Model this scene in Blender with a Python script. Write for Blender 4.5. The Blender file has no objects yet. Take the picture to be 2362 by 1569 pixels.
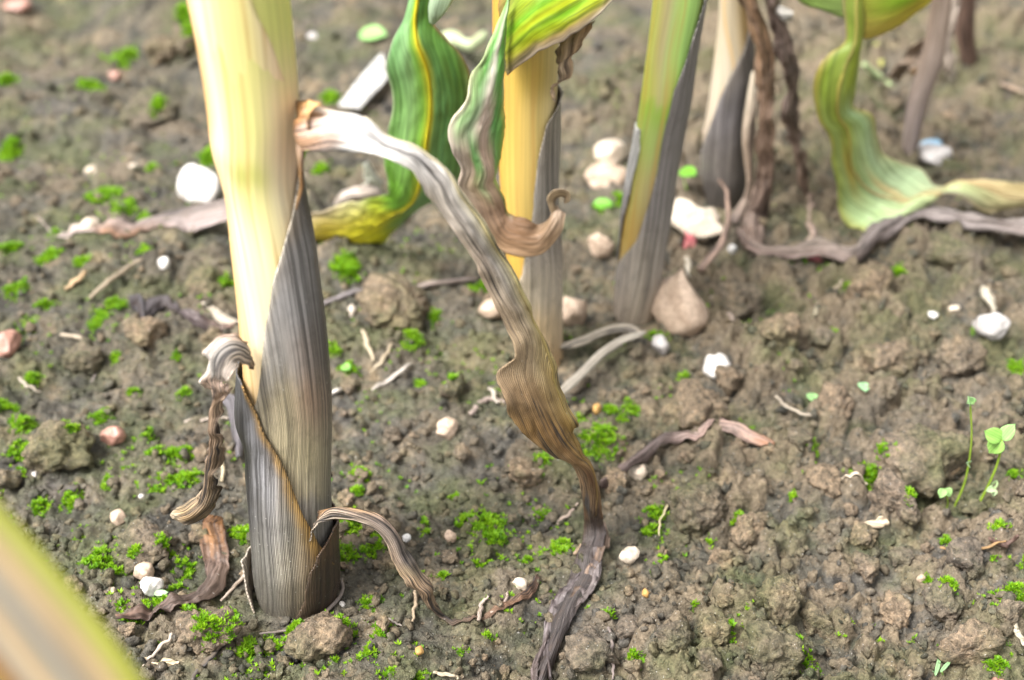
import bpy, math, random
import numpy as np
from mathutils import Vector

random.seed(7); rng = np.random.default_rng(7)
scene = bpy.context.scene
COL = scene.collection

# ------------------------------------------------------------------ camera, sky, sun, exposure
CAM_H = 0.36; PITCH = math.radians(35.5); FPX = 3000.0; PW, PH = 2362.0, 1569.0
cam_d = bpy.data.cameras.new('camera'); cam = bpy.data.objects.new('camera', cam_d); COL.objects.link(cam)
cam.location = (0, 0, CAM_H); cam.rotation_euler = (math.pi/2 - PITCH, 0, 0)
cam_d.sensor_width = 36.0; cam_d.lens = 36.0*FPX/PW
cam_d.clip_start = 0.005; cam_d.clip_end = 500
cam_d.dof.use_dof = True; cam_d.dof.focus_distance = 0.452; cam_d.dof.aperture_fstop = 7.5
scene.camera = cam
SUN_EL, SUN_AZ = math.radians(58), math.radians(-122)       # azimuth measured from +Y towards +X
world = bpy.data.worlds.new('World'); scene.world = world; world.use_nodes = True
wn = world.node_tree.nodes; wl = world.node_tree.links
sky = wn.new('ShaderNodeTexSky'); sky.sky_type = 'NISHITA'; sky.sun_disc = False
sky.sun_elevation = SUN_EL; sky.sun_rotation = SUN_AZ; sky.dust_density = 6.0; sky.air_density = 1.0
hs = wn.new('ShaderNodeHueSaturation'); hs.inputs['Saturation'].default_value = 0.10   # grey overcast light
wl.new(sky.outputs[0], hs.inputs['Color']); wl.new(hs.outputs[0], wn['Background'].inputs[0])
wn['Background'].inputs[1].default_value = 0.10
sl = bpy.data.lights.new('sun', 'SUN'); sl.energy = 1.5; sl.angle = math.radians(20); sl.color = (1.0, 0.97, 0.92)
so = bpy.data.objects.new('sun', sl); COL.objects.link(so)
so.rotation_euler = Vector((-math.sin(SUN_AZ)*math.cos(SUN_EL), -math.cos(SUN_AZ)*math.cos(SUN_EL), -math.sin(SUN_EL))).to_track_quat('-Z', 'Y').to_euler()
scene.view_settings.view_transform = 'Standard'; scene.view_settings.look = 'None'
scene.view_settings.exposure = 1.72; scene.view_settings.gamma = 1.0

# ------------------------------------------------------------------ numpy noise
def _h(ix, iy, iz, seed):
    n = (ix.astype(np.int64)*374761393 + iy.astype(np.int64)*668265263 + iz.astype(np.int64)*2147483647 + seed*144665) & 0xffffffff
    n = ((n ^ (n >> 13))*1274126177) & 0xffffffff
    n = ((n ^ (n >> 16))*2246822519) & 0xffffffff
    return ((n ^ (n >> 15)) & 0xffffff)/float(0xffffff)
def vn(x, y, z=None, seed=0):
    x = np.asarray(x, float); y = np.asarray(y, float); z = np.zeros_like(x) if z is None else np.asarray(z, float)
    x, y, z = np.broadcast_arrays(x, y, z)
    ix, iy, iz = np.floor(x), np.floor(y), np.floor(z)
    fx, fy, fz = x-ix, y-iy, z-iz
    sx, sy, sz = fx*fx*(3-2*fx), fy*fy*(3-2*fy), fz*fz*(3-2*fz)
    r = 0
    for a in (0, 1):
        for b in (0, 1):
            for c in (0, 1):
                r = r + _h(ix+a, iy+b, iz+c, seed)*(sx if a else 1-sx)*(sy if b else 1-sy)*(sz if c else 1-sz)
    return r*2-1
def fbm(x, y, z=None, oct=4, seed=0, gain=.5):
    a, s, r = 1., 1., 0
    for o in range(oct):
        r = r + a*vn(np.asarray(x)*s, np.asarray(y)*s, None if z is None else np.asarray(z)*s, seed+o*17); s *= 2.03; a *= gain
    return r
def worley(x, y, seed):
    ix, iy = np.floor(x), np.floor(y)
    f1 = np.full(x.shape, 9.); f2 = np.full(x.shape, 9.); cid = np.zeros(x.shape)
    for a in (-1, 0, 1):
        for b in (-1, 0, 1):
            cx, cy = ix+a, iy+b; zz = np.zeros_like(cx)
            d = np.hypot(cx+_h(cx, cy, zz, seed)-x, cy+_h(cx, cy, zz+1, seed)-y)
            k = _h(cx, cy, zz+2, seed)
            near = d < f1
            f2 = np.where(near, f1, np.minimum(f2, d)); cid = np.where(near, k, cid); f1 = np.where(near, d, f1)
    return f1, f2, cid
def sstep(a, b, x):
    t = np.clip((np.asarray(x, float)-a)/(b-a), 0, 1); return t*t*(3-2*t)

# ------------------------------------------------------------------ picture measurements -> places
SP, CP = math.sin(PITCH), math.cos(PITCH)
def ray(px, py):
    dx = (px-PW/2)/FPX; dy = -(py-PH/2)/FPX
    return np.array([dx, CP+dy*SP, -SP+dy*CP])
def PY(px, py, Y): r = ray(px, py); return np.array([0, 0, CAM_H])+r*(Y/r[1])
def PZ(px, py, z): r = ray(px, py); return np.array([0, 0, CAM_H])+r*((z-CAM_H)/r[2])
def PD(px, py, d): return np.array([0, 0, CAM_H])+ray(px, py)*d
def depth_of(p): return p[1]*CP+(CAM_H-p[2])*SP
def PX(px, py, d): return PY(px, py, d) if d > 0 else PZ(px, py, -d)

PITS = [(415, 195, 75, .035), (2125, 1160, 60, .016), (1275, 605, 50, .022), (1190, 560, 50, .014), (395, 160, 40, .018), (700, 1530, 14, .014), (660, 1500, 9, .010), (880, 470, 60, .012), (2010, 470, 70, .008), (400, 230, 60, .010),
        (1290, 850, 50, .008), (690, 1530, 24, .006), (560, 440, 60, .006), (1560, 600, 50, .008), (2300, 700, 60, .006)]
PITS = [(PZ(a, b, 0), c, d) for a, b, c, d in PITS]
PITS = [(p[0], p[1], c*depth_of(p)/FPX, d) for p, c, d in PITS]
FEET = [(PY(a, b, c)[0], c-.006, r) for a, b, c, r in ((686, 1440, .341, .030), (1249, 880, .492, .024), (1463, 775, .528, .024), (1672, 495, .637, .024))]
def ground_full(x, y):
    x = np.asarray(x, float); y = np.asarray(y, float)
    near = np.clip(1-(np.hypot(x, y-.5)-1.2)/2.0, 0.25, 1)
    crumb = sstep(-.08, .10, x+.25*fbm(x*5, y*5, oct=2, seed=31))*.75+.35      # left smoother, right crumbly
    h = .010*fbm(x*7, y*7, oct=2, seed=1)+.004*fbm(x*24, y*24, oct=2, seed=2)
    h = h+.018*sstep(.55, 1.0, y)*fbm(x*9+3, y*9, oct=2, seed=77)
    tint = np.zeros_like(x)
    for sc, amp, sd in ((.034, .0070, 11), (.018, .0052, 12), (.0095, .0034, 13), (.0048, .0019, 14)):
        q = 1.1/sc; ax = x+.30*sc*fbm(x*q, y*q, oct=2, seed=sd+40); ay = y+.30*sc*fbm(x*q, y*q, oct=2, seed=sd+50)
        f1, f2, cid = worley(ax/sc, ay/sc, sd)
        dome = np.clip(1-(f1/.62)**2, 0, 1)**.5*sstep(0, .22, f2-f1)
        pick = sstep(.25, .7, cid)
        a = crumb if sc < .03 else (.5+.5*crumb)
        h = h+amp*dome*pick*a
        tint = np.maximum(tint, sstep(.1, .5, dome)*pick*np.minimum(a, 1)*(.35+.65*((cid*7.3) % 1)))
    h = h+.0016*fbm(x*320, y*320, oct=3, seed=5, gain=.6)
    for px_, py_, r_, d_ in PITS:
        q = ((x-px_)/r_)**2+((y-py_)/(r_*.9))**2
        h = h-d_*np.exp(-q*1.6)
    for fx_, fy_, fr_ in FEET:                   # trodden level round the feet of the stalks
        w = np.exp(-(((x-fx_)**2+(y-fy_)**2)/fr_**2)**1.5); h = h*(1-w)+(h*.15-.0008)*w
    return h*near, tint
def GH(x, y):                                   # height of the ground mesh (bilinear on its grid)
    x = np.atleast_1d(np.asarray(x, float)); y = np.atleast_1d(np.asarray(y, float))
    i = np.clip(np.searchsorted(xs, x)-1, 0, len(xs)-2); j = np.clip(np.searchsorted(ys, y)-1, 0, len(ys)-2)
    fx = (x-xs[i])/(xs[i+1]-xs[i]); fy = (y-ys[j])/(ys[j+1]-ys[j])
    return (gh[j, i]*(1-fx)+gh[j, i+1]*fx)*(1-fy)+(gh[j+1, i]*(1-fx)+gh[j+1, i+1]*fx)*fy
def GP(px, py, dz=0.0):                         # a point of the real (bumpy) ground
    p = PZ(px, py, 0)
    for _ in range(3):
        p = PZ(px, py, float(GH(p[0], p[1])[0]))
    p[2] += dz; return p

# ------------------------------------------------------------------ object helpers
def link(name, me, mat, parent=None, origin=None):
    o = bpy.data.objects.new(name, me); COL.objects.link(o)
    if mat is not None and not me.materials: me.materials.append(mat)
    if parent is not None: o.parent = parent
    if origin is not None: o.location = origin
    return o
def tag(o, label, cat, group=None, kind=None):
    if label: o['label'] = label
    if cat: o['category'] = cat
    if group: o['group'] = group
    if kind: o['kind'] = kind
    return o
def empty(name, loc, label, cat, group=None):
    o = bpy.data.objects.new(name, None); COL.objects.link(o); o.location = tuple(loc); o.empty_display_size = .01
    return tag(o, label, cat, group)
def mesh_np(name, V, F, uv=None, col=None, smooth=True, extra=None):
    V = np.asarray(V, np.float32); F = np.asarray(F, np.int32); k = F.shape[1]
    me = bpy.data.meshes.new(name)
    me.vertices.add(len(V)); me.vertices.foreach_set('co', V.ravel())
    me.loops.add(F.size); me.loops.foreach_set('vertex_index', F.ravel())
    me.polygons.add(len(F)); me.polygons.foreach_set('loop_start', np.arange(0, F.size, k, dtype=np.int32))
    me.polygons.foreach_set('loop_total', np.full(len(F), k, np.int32))
    me.update(calc_edges=True)
    if smooth: me.polygons.foreach_set('use_smooth', np.ones(len(F), bool))
    if uv is not None:
        l = me.uv_layers.new(name='UVMap'); l.data.foreach_set('uv', np.asarray(uv, np.float32)[F.ravel()].ravel())
    if col is not None:
        c = np.ones((len(V), 4), np.float32); c[:, :3] = col
        a = me.color_attributes.new('Col', 'FLOAT_COLOR', 'POINT'); a.data.foreach_set('color', c.ravel())
    if extra is not None:
        for nm, arr in extra.items():
            a = me.attributes.new(nm, 'FLOAT', 'POINT'); a.data.foreach_set('value', np.asarray(arr, np.float32).ravel())
    me.validate(); me.update()
    return me
def shell(S, N, th, wrap=False):
    """grid S (nv,nu,3) with normals N -> closed thin solid; returns verts, quads, grid index of each vert"""
    nv, nu = S.shape[:2]
    A = (S+N*th*.5).reshape(-1, 3); B = (S-N*th*.5).reshape(-1, 3); n = nv*nu
    idx = np.arange(n).reshape(nv, nu)
    q = np.stack([idx[:-1, :-1], idx[:-1, 1:], idx[1:, 1:], idx[1:, :-1]], -1).reshape(-1, 4)
    Fs = [q, q[:, ::-1]+n]
    def rim(e, flip):
        r = np.stack([e[:-1], e[1:], e[1:]+n, e[:-1]+n], -1)
        Fs.append(r[:, ::-1] if flip else r)
    rim(idx[0], True); rim(idx[-1], False); rim(idx[:, 0], False); rim(idx[:, -1], True)
    return np.concatenate([A, B]), np.concatenate(Fs), n
def spline(P, n):
    """Catmull-Rom through rows of P (k,d), resampled to n by chord length of the first 3 columns"""
    P = np.asarray(P, float); k = len(P)
    d = np.r_[0, np.cumsum(np.linalg.norm(np.diff(P[:, :3], axis=0), axis=1)+1e-9)]
    t = np.linspace(0, d[-1], n); i = np.clip(np.searchsorted(d, t, side='right')-1, 0, k-2)
    u = ((t-d[i])/(d[i+1]-d[i]))[:, None]
    p0, p1, p2, p3 = P[np.maximum(i-1, 0)], P[i], P[i+1], P[np.minimum(i+2, k-1)]
    dt = (d[i+1]-d[i])[:, None]
    d0 = (d[i]-d[np.maximum(i-1, 0)])[:, None]; d2 = (d[np.minimum(i+2, k-1)]-d[i+1])[:, None]
    m1 = np.where(d0 > 1e-9, (p2-p0)/(dt+d0)*dt, p2-p1); m2 = np.where(d2 > 1e-9, (p3-p1)/(dt+d2)*dt, p2-p1)
    return (2*u**3-3*u**2+1)*p1+(u**3-2*u**2+u)*m1+(-2*u**3+3*u**2)*p2+(u**3-u**2)*m2
def grad2(keys, jag=.05, seed=0):
    """colour map over u (across) and v (along): keys = [(v, [(u,(r,g,b)),...]),...]; edges follow the fibres"""
    def f(U, V):
        Vj = np.clip(V+jag*fbm(U*9+seed, V*1.5, oct=3, seed=seed), 0, 1)
        Uj = np.clip(U+.03*fbm(U*3, V*6, oct=2, seed=seed+5), 0, 1)
        rows = []
        for v, lst in keys:
            us = [a for a, _ in lst]; c = np.array([b for _, b in lst])
            rows.append(np.stack([np.interp(Uj, us, c[:, i]) for i in range(3)], -1))
        vs = np.array([v for v, _ in keys]); out = rows[0].copy()
        for i in range(len(vs)-1):
            w = sstep(vs[i], vs[i+1], Vj)[..., None]
            out = out*(1-w)+rows[i+1]*w
        return out
    return f
def const(c): return grad2([(0, [(0, c)]), (1, [(0, c)])])

def strip(name, st, mat, colf, parent, nu=16, nv=80, ruffle=0., rfreq=9., crinkle=0.0004, corr=.00015, rib=0., th=.0004,
          rest=False, seed=0, clear=.0013, label=None, midrib=None):
    """a leaf lofted through stations (Lx,Ly,Rx,Ry,dL,dR,bow); d>0: on the vertical plane Y=d, d<0: at height -d"""
    rows = []
    for s in st:
        Lx, Ly, Rx, Ry, dL, dR = s[:6]; bow = s[6] if len(s) > 6 else 0
        L, R = PX(Lx, Ly, dL), PX(Rx, Ry, dR)
        rows.append(np.r_[(L+R)/2, R-L, bow])
    T = spline(rows, nv)
    C, D, bow = T[:, :3], T[:, 3:6], T[:, 6]
    tan = np.gradient(C, axis=0); tan /= np.linalg.norm(tan, axis=1)[:, None]+1e-9
    N = np.cross(D, tan); N /= np.linalg.norm(N, axis=1)[:, None]+1e-9
    view = np.array([0, 0, CAM_H])-C
    if (N*view).sum() < 0: N = -N
    for i in range(1, nv):
        if (N[i]*N[i-1]).sum() < 0: N[i] = -N[i]
    u = np.linspace(0, 1, nu)[None, :]; v = np.linspace(0, 1, nv)[:, None]
    w = np.linalg.norm(D, axis=1)[:, None]; ln = np.r_[0, np.cumsum(np.linalg.norm(np.diff(C, axis=0), axis=1))][:, None]
    e = np.abs(2*u-1)
    off = bow[:, None]*np.sin(np.pi*u)
    off = off+ruffle*e**2*(vn(v*rfreq+seed*3.1, u*0+(u > .5)*7.3+seed, seed=seed)*1.4)
    off = off+crinkle*fbm(u*w*260+seed, ln*110, oct=3, seed=seed+1)
    off = off+corr*vn(u*w*1500, ln*12+seed, seed=seed+2)
    if rib: off = off+rib*np.exp(-((u-.5)/.045)**2)
    S = C[:, None, :]+D[:, None, :]*(u-.5)[..., None]+N[:, None, :]*off[..., None]
    S = S+D[:, None, :]*(.06*ruffle/.002*.3*np.sign(u-.5)*e**2*vn(v*rfreq*2.3, (u > .5)*3.7+seed, seed=seed+8))[..., None]
    if rest:
        g = GH(S[..., 0].ravel(), S[..., 1].ravel()).reshape(nv, nu)
        gs = g.copy()
        for _ in range(4):
            gs[1:-1] = (gs[:-2]+gs[1:-1]+gs[2:])/3; gs[:, 1:-1] = (gs[:, :-2]+gs[:, 1:-1]+gs[:, 2:])/3
        g = np.maximum(g*.5+gs*.5, g)
        S[..., 2] = np.maximum(S[..., 2], g+clear)
    du = np.gradient(S, axis=1); dv = np.gradient(S, axis=0)
    NN = np.cross(du, dv); NN /= np.linalg.norm(NN, axis=2)[..., None]+1e-12
    NN = np.where(((NN*N[:, None, :]).sum(2) < 0)[..., None], -NN, NN)
    Vt, F, n = shell(S, NN, th)
    U2, V2 = np.broadcast_arrays(u, v)
    uv = np.stack([((u-.5)*w*100+50), ln*100+0*u], -1).reshape(-1, 2)
    c = np.clip(colf(U2, V2), 0, 1).reshape(-1, 3)
    org = np.zeros(3) if parent is None else np.array(parent.location)
    if parent is None: org = C[0].copy()
    me = mesh_np(name, Vt-org, F, np.concatenate([uv, uv]), np.concatenate([c, c]))
    o = link(name, me, mat, parent, None if parent else tuple(org))
    if label: o['label'] = label
    if midrib:                                   # the raised rib is a piece of the leaf: thing > leaf > midrib
        vu, r0, r1, col = midrib
        vv = np.linspace(vu[0][0], vu[-1][0], 70); uu = np.interp(vv, [a for a, _ in vu], [b for _, b in vu])
        fi = vv*(nv-1); i0 = np.clip(fi.astype(int), 0, nv-2); fj = uu*(nu-1); j0 = np.clip(fj.astype(int), 0, nu-2)
        a_, b_ = (fi-i0)[:, None], (fj-j0)[:, None]
        P = (S[i0, j0]*(1-a_)+S[i0+1, j0]*a_)*(1-b_)+(S[i0, j0+1]*(1-a_)+S[i0+1, j0+1]*a_)*b_
        P = P+NN[i0, j0]*(th*.3)
        m = tube('midrib', P, [r0, (r0+r1)/2, r1], mat, col, None, nseg=10, n=90, wob=.05)
        for vtx in m.data.vertices: vtx.co = vtx.co+m.location-Vector(org)
        m.location = (0, 0, 0); m.parent = o
    return o

class Stalk:
    """a stalk measured as (y, left x, right x) on the vertical plane Y; sheaths wrap it"""
    def __init__(s, rows, Y, top=.5, lean=0.):
        st = []
        for y, l, r in rows:
            L, R = PY(l, y, Y), PY(r, y, Y)
            st.append(np.r_[(L+R)/2, np.linalg.norm(R-L)/2])
        st.sort(key=lambda a: -a[2])
        a = st[0]; up = a.copy(); up[2] = top; up[0] += lean; st.insert(0, up)
        s.T = np.array(st); s.Y = Y
        zf = np.arange(s.T[-1, 2], s.T[0, 2], .001); Tr = s.T[::-1]; k = 4
        sm = lambda a: np.convolve(np.pad(a, k, mode='edge'), np.ones(2*k+1)/(2*k+1), 'valid')
        s.F = (zf, *[sm(np.interp(zf, Tr[:, 2], Tr[:, i])) for i in (0, 1, 3)])
        b = st[-1]; s.base = np.array([b[0], b[1], 0.0])
    def at(s, z):
        return [np.interp(np.asarray(z, float), s.F[0], f) for f in s.F[1:]]
    def zpx(s, y): return PY(PW/2, y, s.Y)[2]
    def grid(s, zs, th, off, nz=1.0):
        cx, cy, r = [a[:, None] for a in s.at(zs)]
        rr = r+off
        return np.stack([cx+rr*np.cos(th), cy-rr*np.sin(th)*.95, zs[:, None]+0*th], -1), r
    def solid(s, name, y0, y1, mat, colf, parent, off=0., nt=64, nv=150, seed=0, rough=.0002, corr=.00012, zbot=None):
        z0 = s.T[0, 2] if y0 is None else s.zpx(y0); z1 = s.zpx(y1) if zbot is None else zbot
        zs = np.linspace(z0, z1, nv); th = np.linspace(0, 2*np.pi, nt, endpoint=False)[None, :]
        V = np.linspace(0, 1, nv)[:, None]
        o = off+corr*vn(np.cos(th)*9+0*V, np.sin(th)*9+V*.5, seed=seed)+rough*fbm(np.cos(th)*1.5, np.sin(th)*1.5+V*5, oct=3, seed=seed+1)
        S, r = s.grid(zs, th, o)
        idx = np.arange(nv*nt).reshape(nv, nt); j = np.roll(idx, -1, 1)
        F = np.stack([idx[:-1], idx[1:], j[1:], j[:-1]], -1).reshape(-1, 4)
        Vt = S.reshape(-1, 3)
        # close both ends
        c0, c1 = Vt[:nt].mean(0), Vt[-nt:].mean(0); n = len(Vt); Vt = np.vstack([Vt, c0, c1])
        k = np.arange(nt); k2 = np.roll(k, -1)
        F = np.vstack([F, np.stack([k, k2, k2*0+n, k2*0+n], -1)])
        F = np.vstack([F, np.stack([k2+n-nt, k+n-nt, k*0+n+1, k*0+n+1], -1)])
        U = (1-np.cos(th))/2+0*V         # 0 right silhouette .. 1 left (measured across the face)
        U = 1-U if False else U
        uv = np.stack([th*r*100+0*V+30, (z0-zs)[:, None]*100+0*th], -1).reshape(-1, 2)
        c = np.clip(colf(1-U, V+0*th), 0, 1).reshape(-1, 3)
        uv = np.vstack([uv, uv[:1], uv[-1:]]); c = np.vstack([c, c[:1], c[-1:]])
        me = bpy.data.meshes.new(name)
        F3 = [tuple(f) if len(set(f)) == 4 else tuple(dict.fromkeys(f)) for f in F.tolist()]
        org = np.array(parent.location)
        me.from_pydata((Vt-org).tolist(), [], F3); me.polygons.foreach_set('use_smooth', np.ones(len(F3), bool))
        l = me.uv_layers.new(name='UVMap'); li = np.zeros(len(me.loops), np.int32); me.loops.foreach_get('vertex_index', li)
        l.data.foreach_set('uv', uv[li].astype(np.float32).ravel())
        cc = np.ones((len(Vt), 4), np.float32); cc[:, :3] = c
        a = me.color_attributes.new('Col', 'FLOAT_COLOR', 'POINT'); a.data.foreach_set('color', cc.ravel())
        me.update()
        return link(name, me, mat, parent)
    def sheath(s, name, edges, mat, colf, parent, off=.0008, th=.0006, nt=40, nv=110, seed=0, flare=.0010, corr=.00018, rough=.0004, label=None, fade=0., rim=None):
        """edges = [(y, a, b)] the angles (0 right, pi/2 front, pi left) between which the sheath covers the stalk"""
        E = np.array(edges, float); zs_k = np.array([s.zpx(y) for y in E[:, 0]])
        order = np.argsort(zs_k); zk = zs_k[order]; A = E[order, 1]; B = E[order, 2]
        zs = np.linspace(zk[-1], zk[0], nv)
        a = np.interp(zs, zk, A)[:, None]; b = np.interp(zs, zk, B)[:, None]
        u = np.linspace(0, 1, nt)[None, :]; V = np.linspace(0, 1, nv)[:, None]
        t = a+(b-a)*u+.05*fbm(V*6+seed, u*0, oct=2, seed=seed+4)*np.minimum(1, 1)
        edge = np.maximum(sstep(.82, 1, u), sstep(.18, 0, u))
        fd = np.clip((V-1+fade)/fade, 0, 1) if fade else 0*V
        o = off+flare*edge+(1-fd)**2*(corr*vn(t*14, V*2+seed, seed=seed)+rough*fbm(t*1.3, V*6+seed, oct=3, seed=seed+1))
        o = np.maximum(o, off*.55)-fd*(off+flare*edge+.0009)
        S, r = s.grid(zs, t, o)
        du = np.gradient(S, axis=1); dv = np.gradient(S, axis=0); N = np.cross(du, dv); N /= np.linalg.norm(N, axis=2)[..., None]+1e-12
        rad = np.stack([np.cos(t), -np.sin(t), 0*t], -1)
        N = np.where(((N*rad).sum(2) < 0)[..., None], -N, N)
        Vt, F, n = shell(S, N, th)
        uv = np.stack([t*r*100+30, (zs[0]-zs)[:, None]*100+0*t], -1).reshape(-1, 2)
        c = np.clip(colf(1-(1-np.cos(t))/2*1.0, V+0*t), 0, 1)
        if rim is not None:
            q = (sstep(rim[2], 0, np.abs((u if rim[0] == 'a' else 1-u)+.012*fbm(V*30, u*4, oct=2, seed=seed)))*rim[3])[..., None]; c = c*(1-q)+np.array(rim[1])*q
        c = c.reshape(-1, 3)
        me = mesh_np(name, Vt-np.array(parent.location), F, np.concatenate([uv, uv]), np.concatenate([c, c]))
        ob = link(name, me, mat, parent)
        if label: ob['label'] = label
        return ob
    def keys(s, lst, zbot=-.006):
        return [((s.T[0, 2]-s.zpx(y))/(s.T[0, 2]-zbot) if y > -900 else 0., c) for y, c in lst]
    def ang(s, y, x):
        z = s.zpx(y); cx, cy, r = s.at(np.array([z])); X = PY(x, y, s.Y)[0]
        return math.acos(max(-1, min(1, (X-cx[0])/r[0])))

def tube(name, pts, rad, mat, col, parent=None, nseg=8, n=30, seed=0, wob=.25, jit=.0):
    P = np.array(pts, float); R = np.interp(np.linspace(0, 1, n), np.linspace(0, 1, len(rad)), rad)
    C = spline(P, n); C = C+jit*np.stack([fbm(np.linspace(0, 6, n)+seed, np.full(n, k*3.3), oct=2, seed=seed) for k in range(3)], -1)
    tan = np.gradient(C, axis=0); tan /= np.linalg.norm(tan, axis=1)[:, None]+1e-12
    ref = np.array([.3, .2, 1.]) if abs(tan[:, 2]).mean() < .8 else np.array([1., .1, 0])
    A = np.cross(tan, ref); A /= np.linalg.norm(A, axis=1)[:, None]+1e-12; B = np.cross(tan, A)
    th = np.linspace(0, 2*np.pi, nseg, endpoint=False)[None, :]; V = np.linspace(0, 1, n)[:, None]
    rr = R[:, None]*(1+wob*vn(np.cos(th)*2+seed, np.sin(th)*2+V*7, seed=seed))
    S = C[:, None]+A[:, None]*(rr*np.cos(th))[..., None]+B[:, None]*(rr*np.sin(th))[..., None]*.8
    idx = np.arange(n*nseg).reshape(n, nseg); j = np.roll(idx, -1, 1)
    F = np.stack([idx[:-1], idx[1:], j[1:], j[:-1]], -1).reshape(-1, 4).tolist()
    F += [list(range(nseg)), list(range(n*nseg-1, n*nseg-nseg-1, -1))]
    org = C[0] if parent is None else np.array(parent.location)
    me = bpy.data.meshes.new(name); me.from_pydata((S.reshape(-1, 3)-org).tolist(), [], F)
    me.polygons.foreach_set('use_smooth', np.ones(len(F), bool))
    ln = np.r_[0, np.cumsum(np.linalg.norm(np.diff(C, axis=0), axis=1))]
    uv = np.stack([th*R[:, None]*100+20, ln[:, None]*100+0*th], -1).reshape(-1, 2)
    li = np.zeros(len(me.loops), np.int32); me.loops.foreach_get('vertex_index', li)
    me.uv_layers.new(name='UVMap').data.foreach_set('uv', uv[li].astype(np.float32).ravel())
    c = np.ones((n*nseg, 4), np.float32)
    c[:, :3] = np.clip((col(V+0*th, V+0*th) if callable(col) else np.broadcast_to(np.array(col), (n, nseg, 3))), 0, 1).reshape(-1, 3)
    me.color_attributes.new('Col', 'FLOAT_COLOR', 'POINT').data.foreach_set('color', c.ravel()); me.update()
    return link(name, me, mat, parent, None if parent is not None else tuple(org))

# ------------------------------------------------------------------ materials
def new_mat(name):
    m = bpy.data.materials.new(name); m.use_nodes = True; nt = m.node_tree; nt.nodes.clear()
    out = nt.nodes.new('ShaderNodeOutputMaterial'); b = nt.nodes.new('ShaderNodeBsdfPrincipled')
    nt.links.new(b.outputs[0], out.inputs[0]); return m, nt, b, out
def nd(nt, t, **k):
    n = nt.nodes.new(t)
    for a, v in k.items():
        if a in n.inputs: n.inputs[a].default_value = v
        else: setattr(n, a, v)
    return n
def ramp(nt, src, pts):
    r = nt.nodes.new('ShaderNodeValToRGB'); el = r.color_ramp.elements
    while len(el) < len(pts): el.new(.5)
    for e, (p, c) in zip(el, pts): e.position = p; e.color = (*c, 1) if len(c) == 3 else c
    nt.links.new(src, r.inputs[0]); return r.outputs[0]
def mix(nt, a, b, f, mode='MIX'):
    m = nt.nodes.new('ShaderNodeMix'); m.data_type = 'RGBA'; m.blend_type = mode
    for s, v in ((m.inputs[6], a), (m.inputs[7], b), (m.inputs[0], f)):
        if hasattr(v, 'links'): nt.links.new(v, s)
        else: s.default_value = (*v, 1) if isinstance(v, tuple) else v
    return m.outputs[2]
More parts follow.
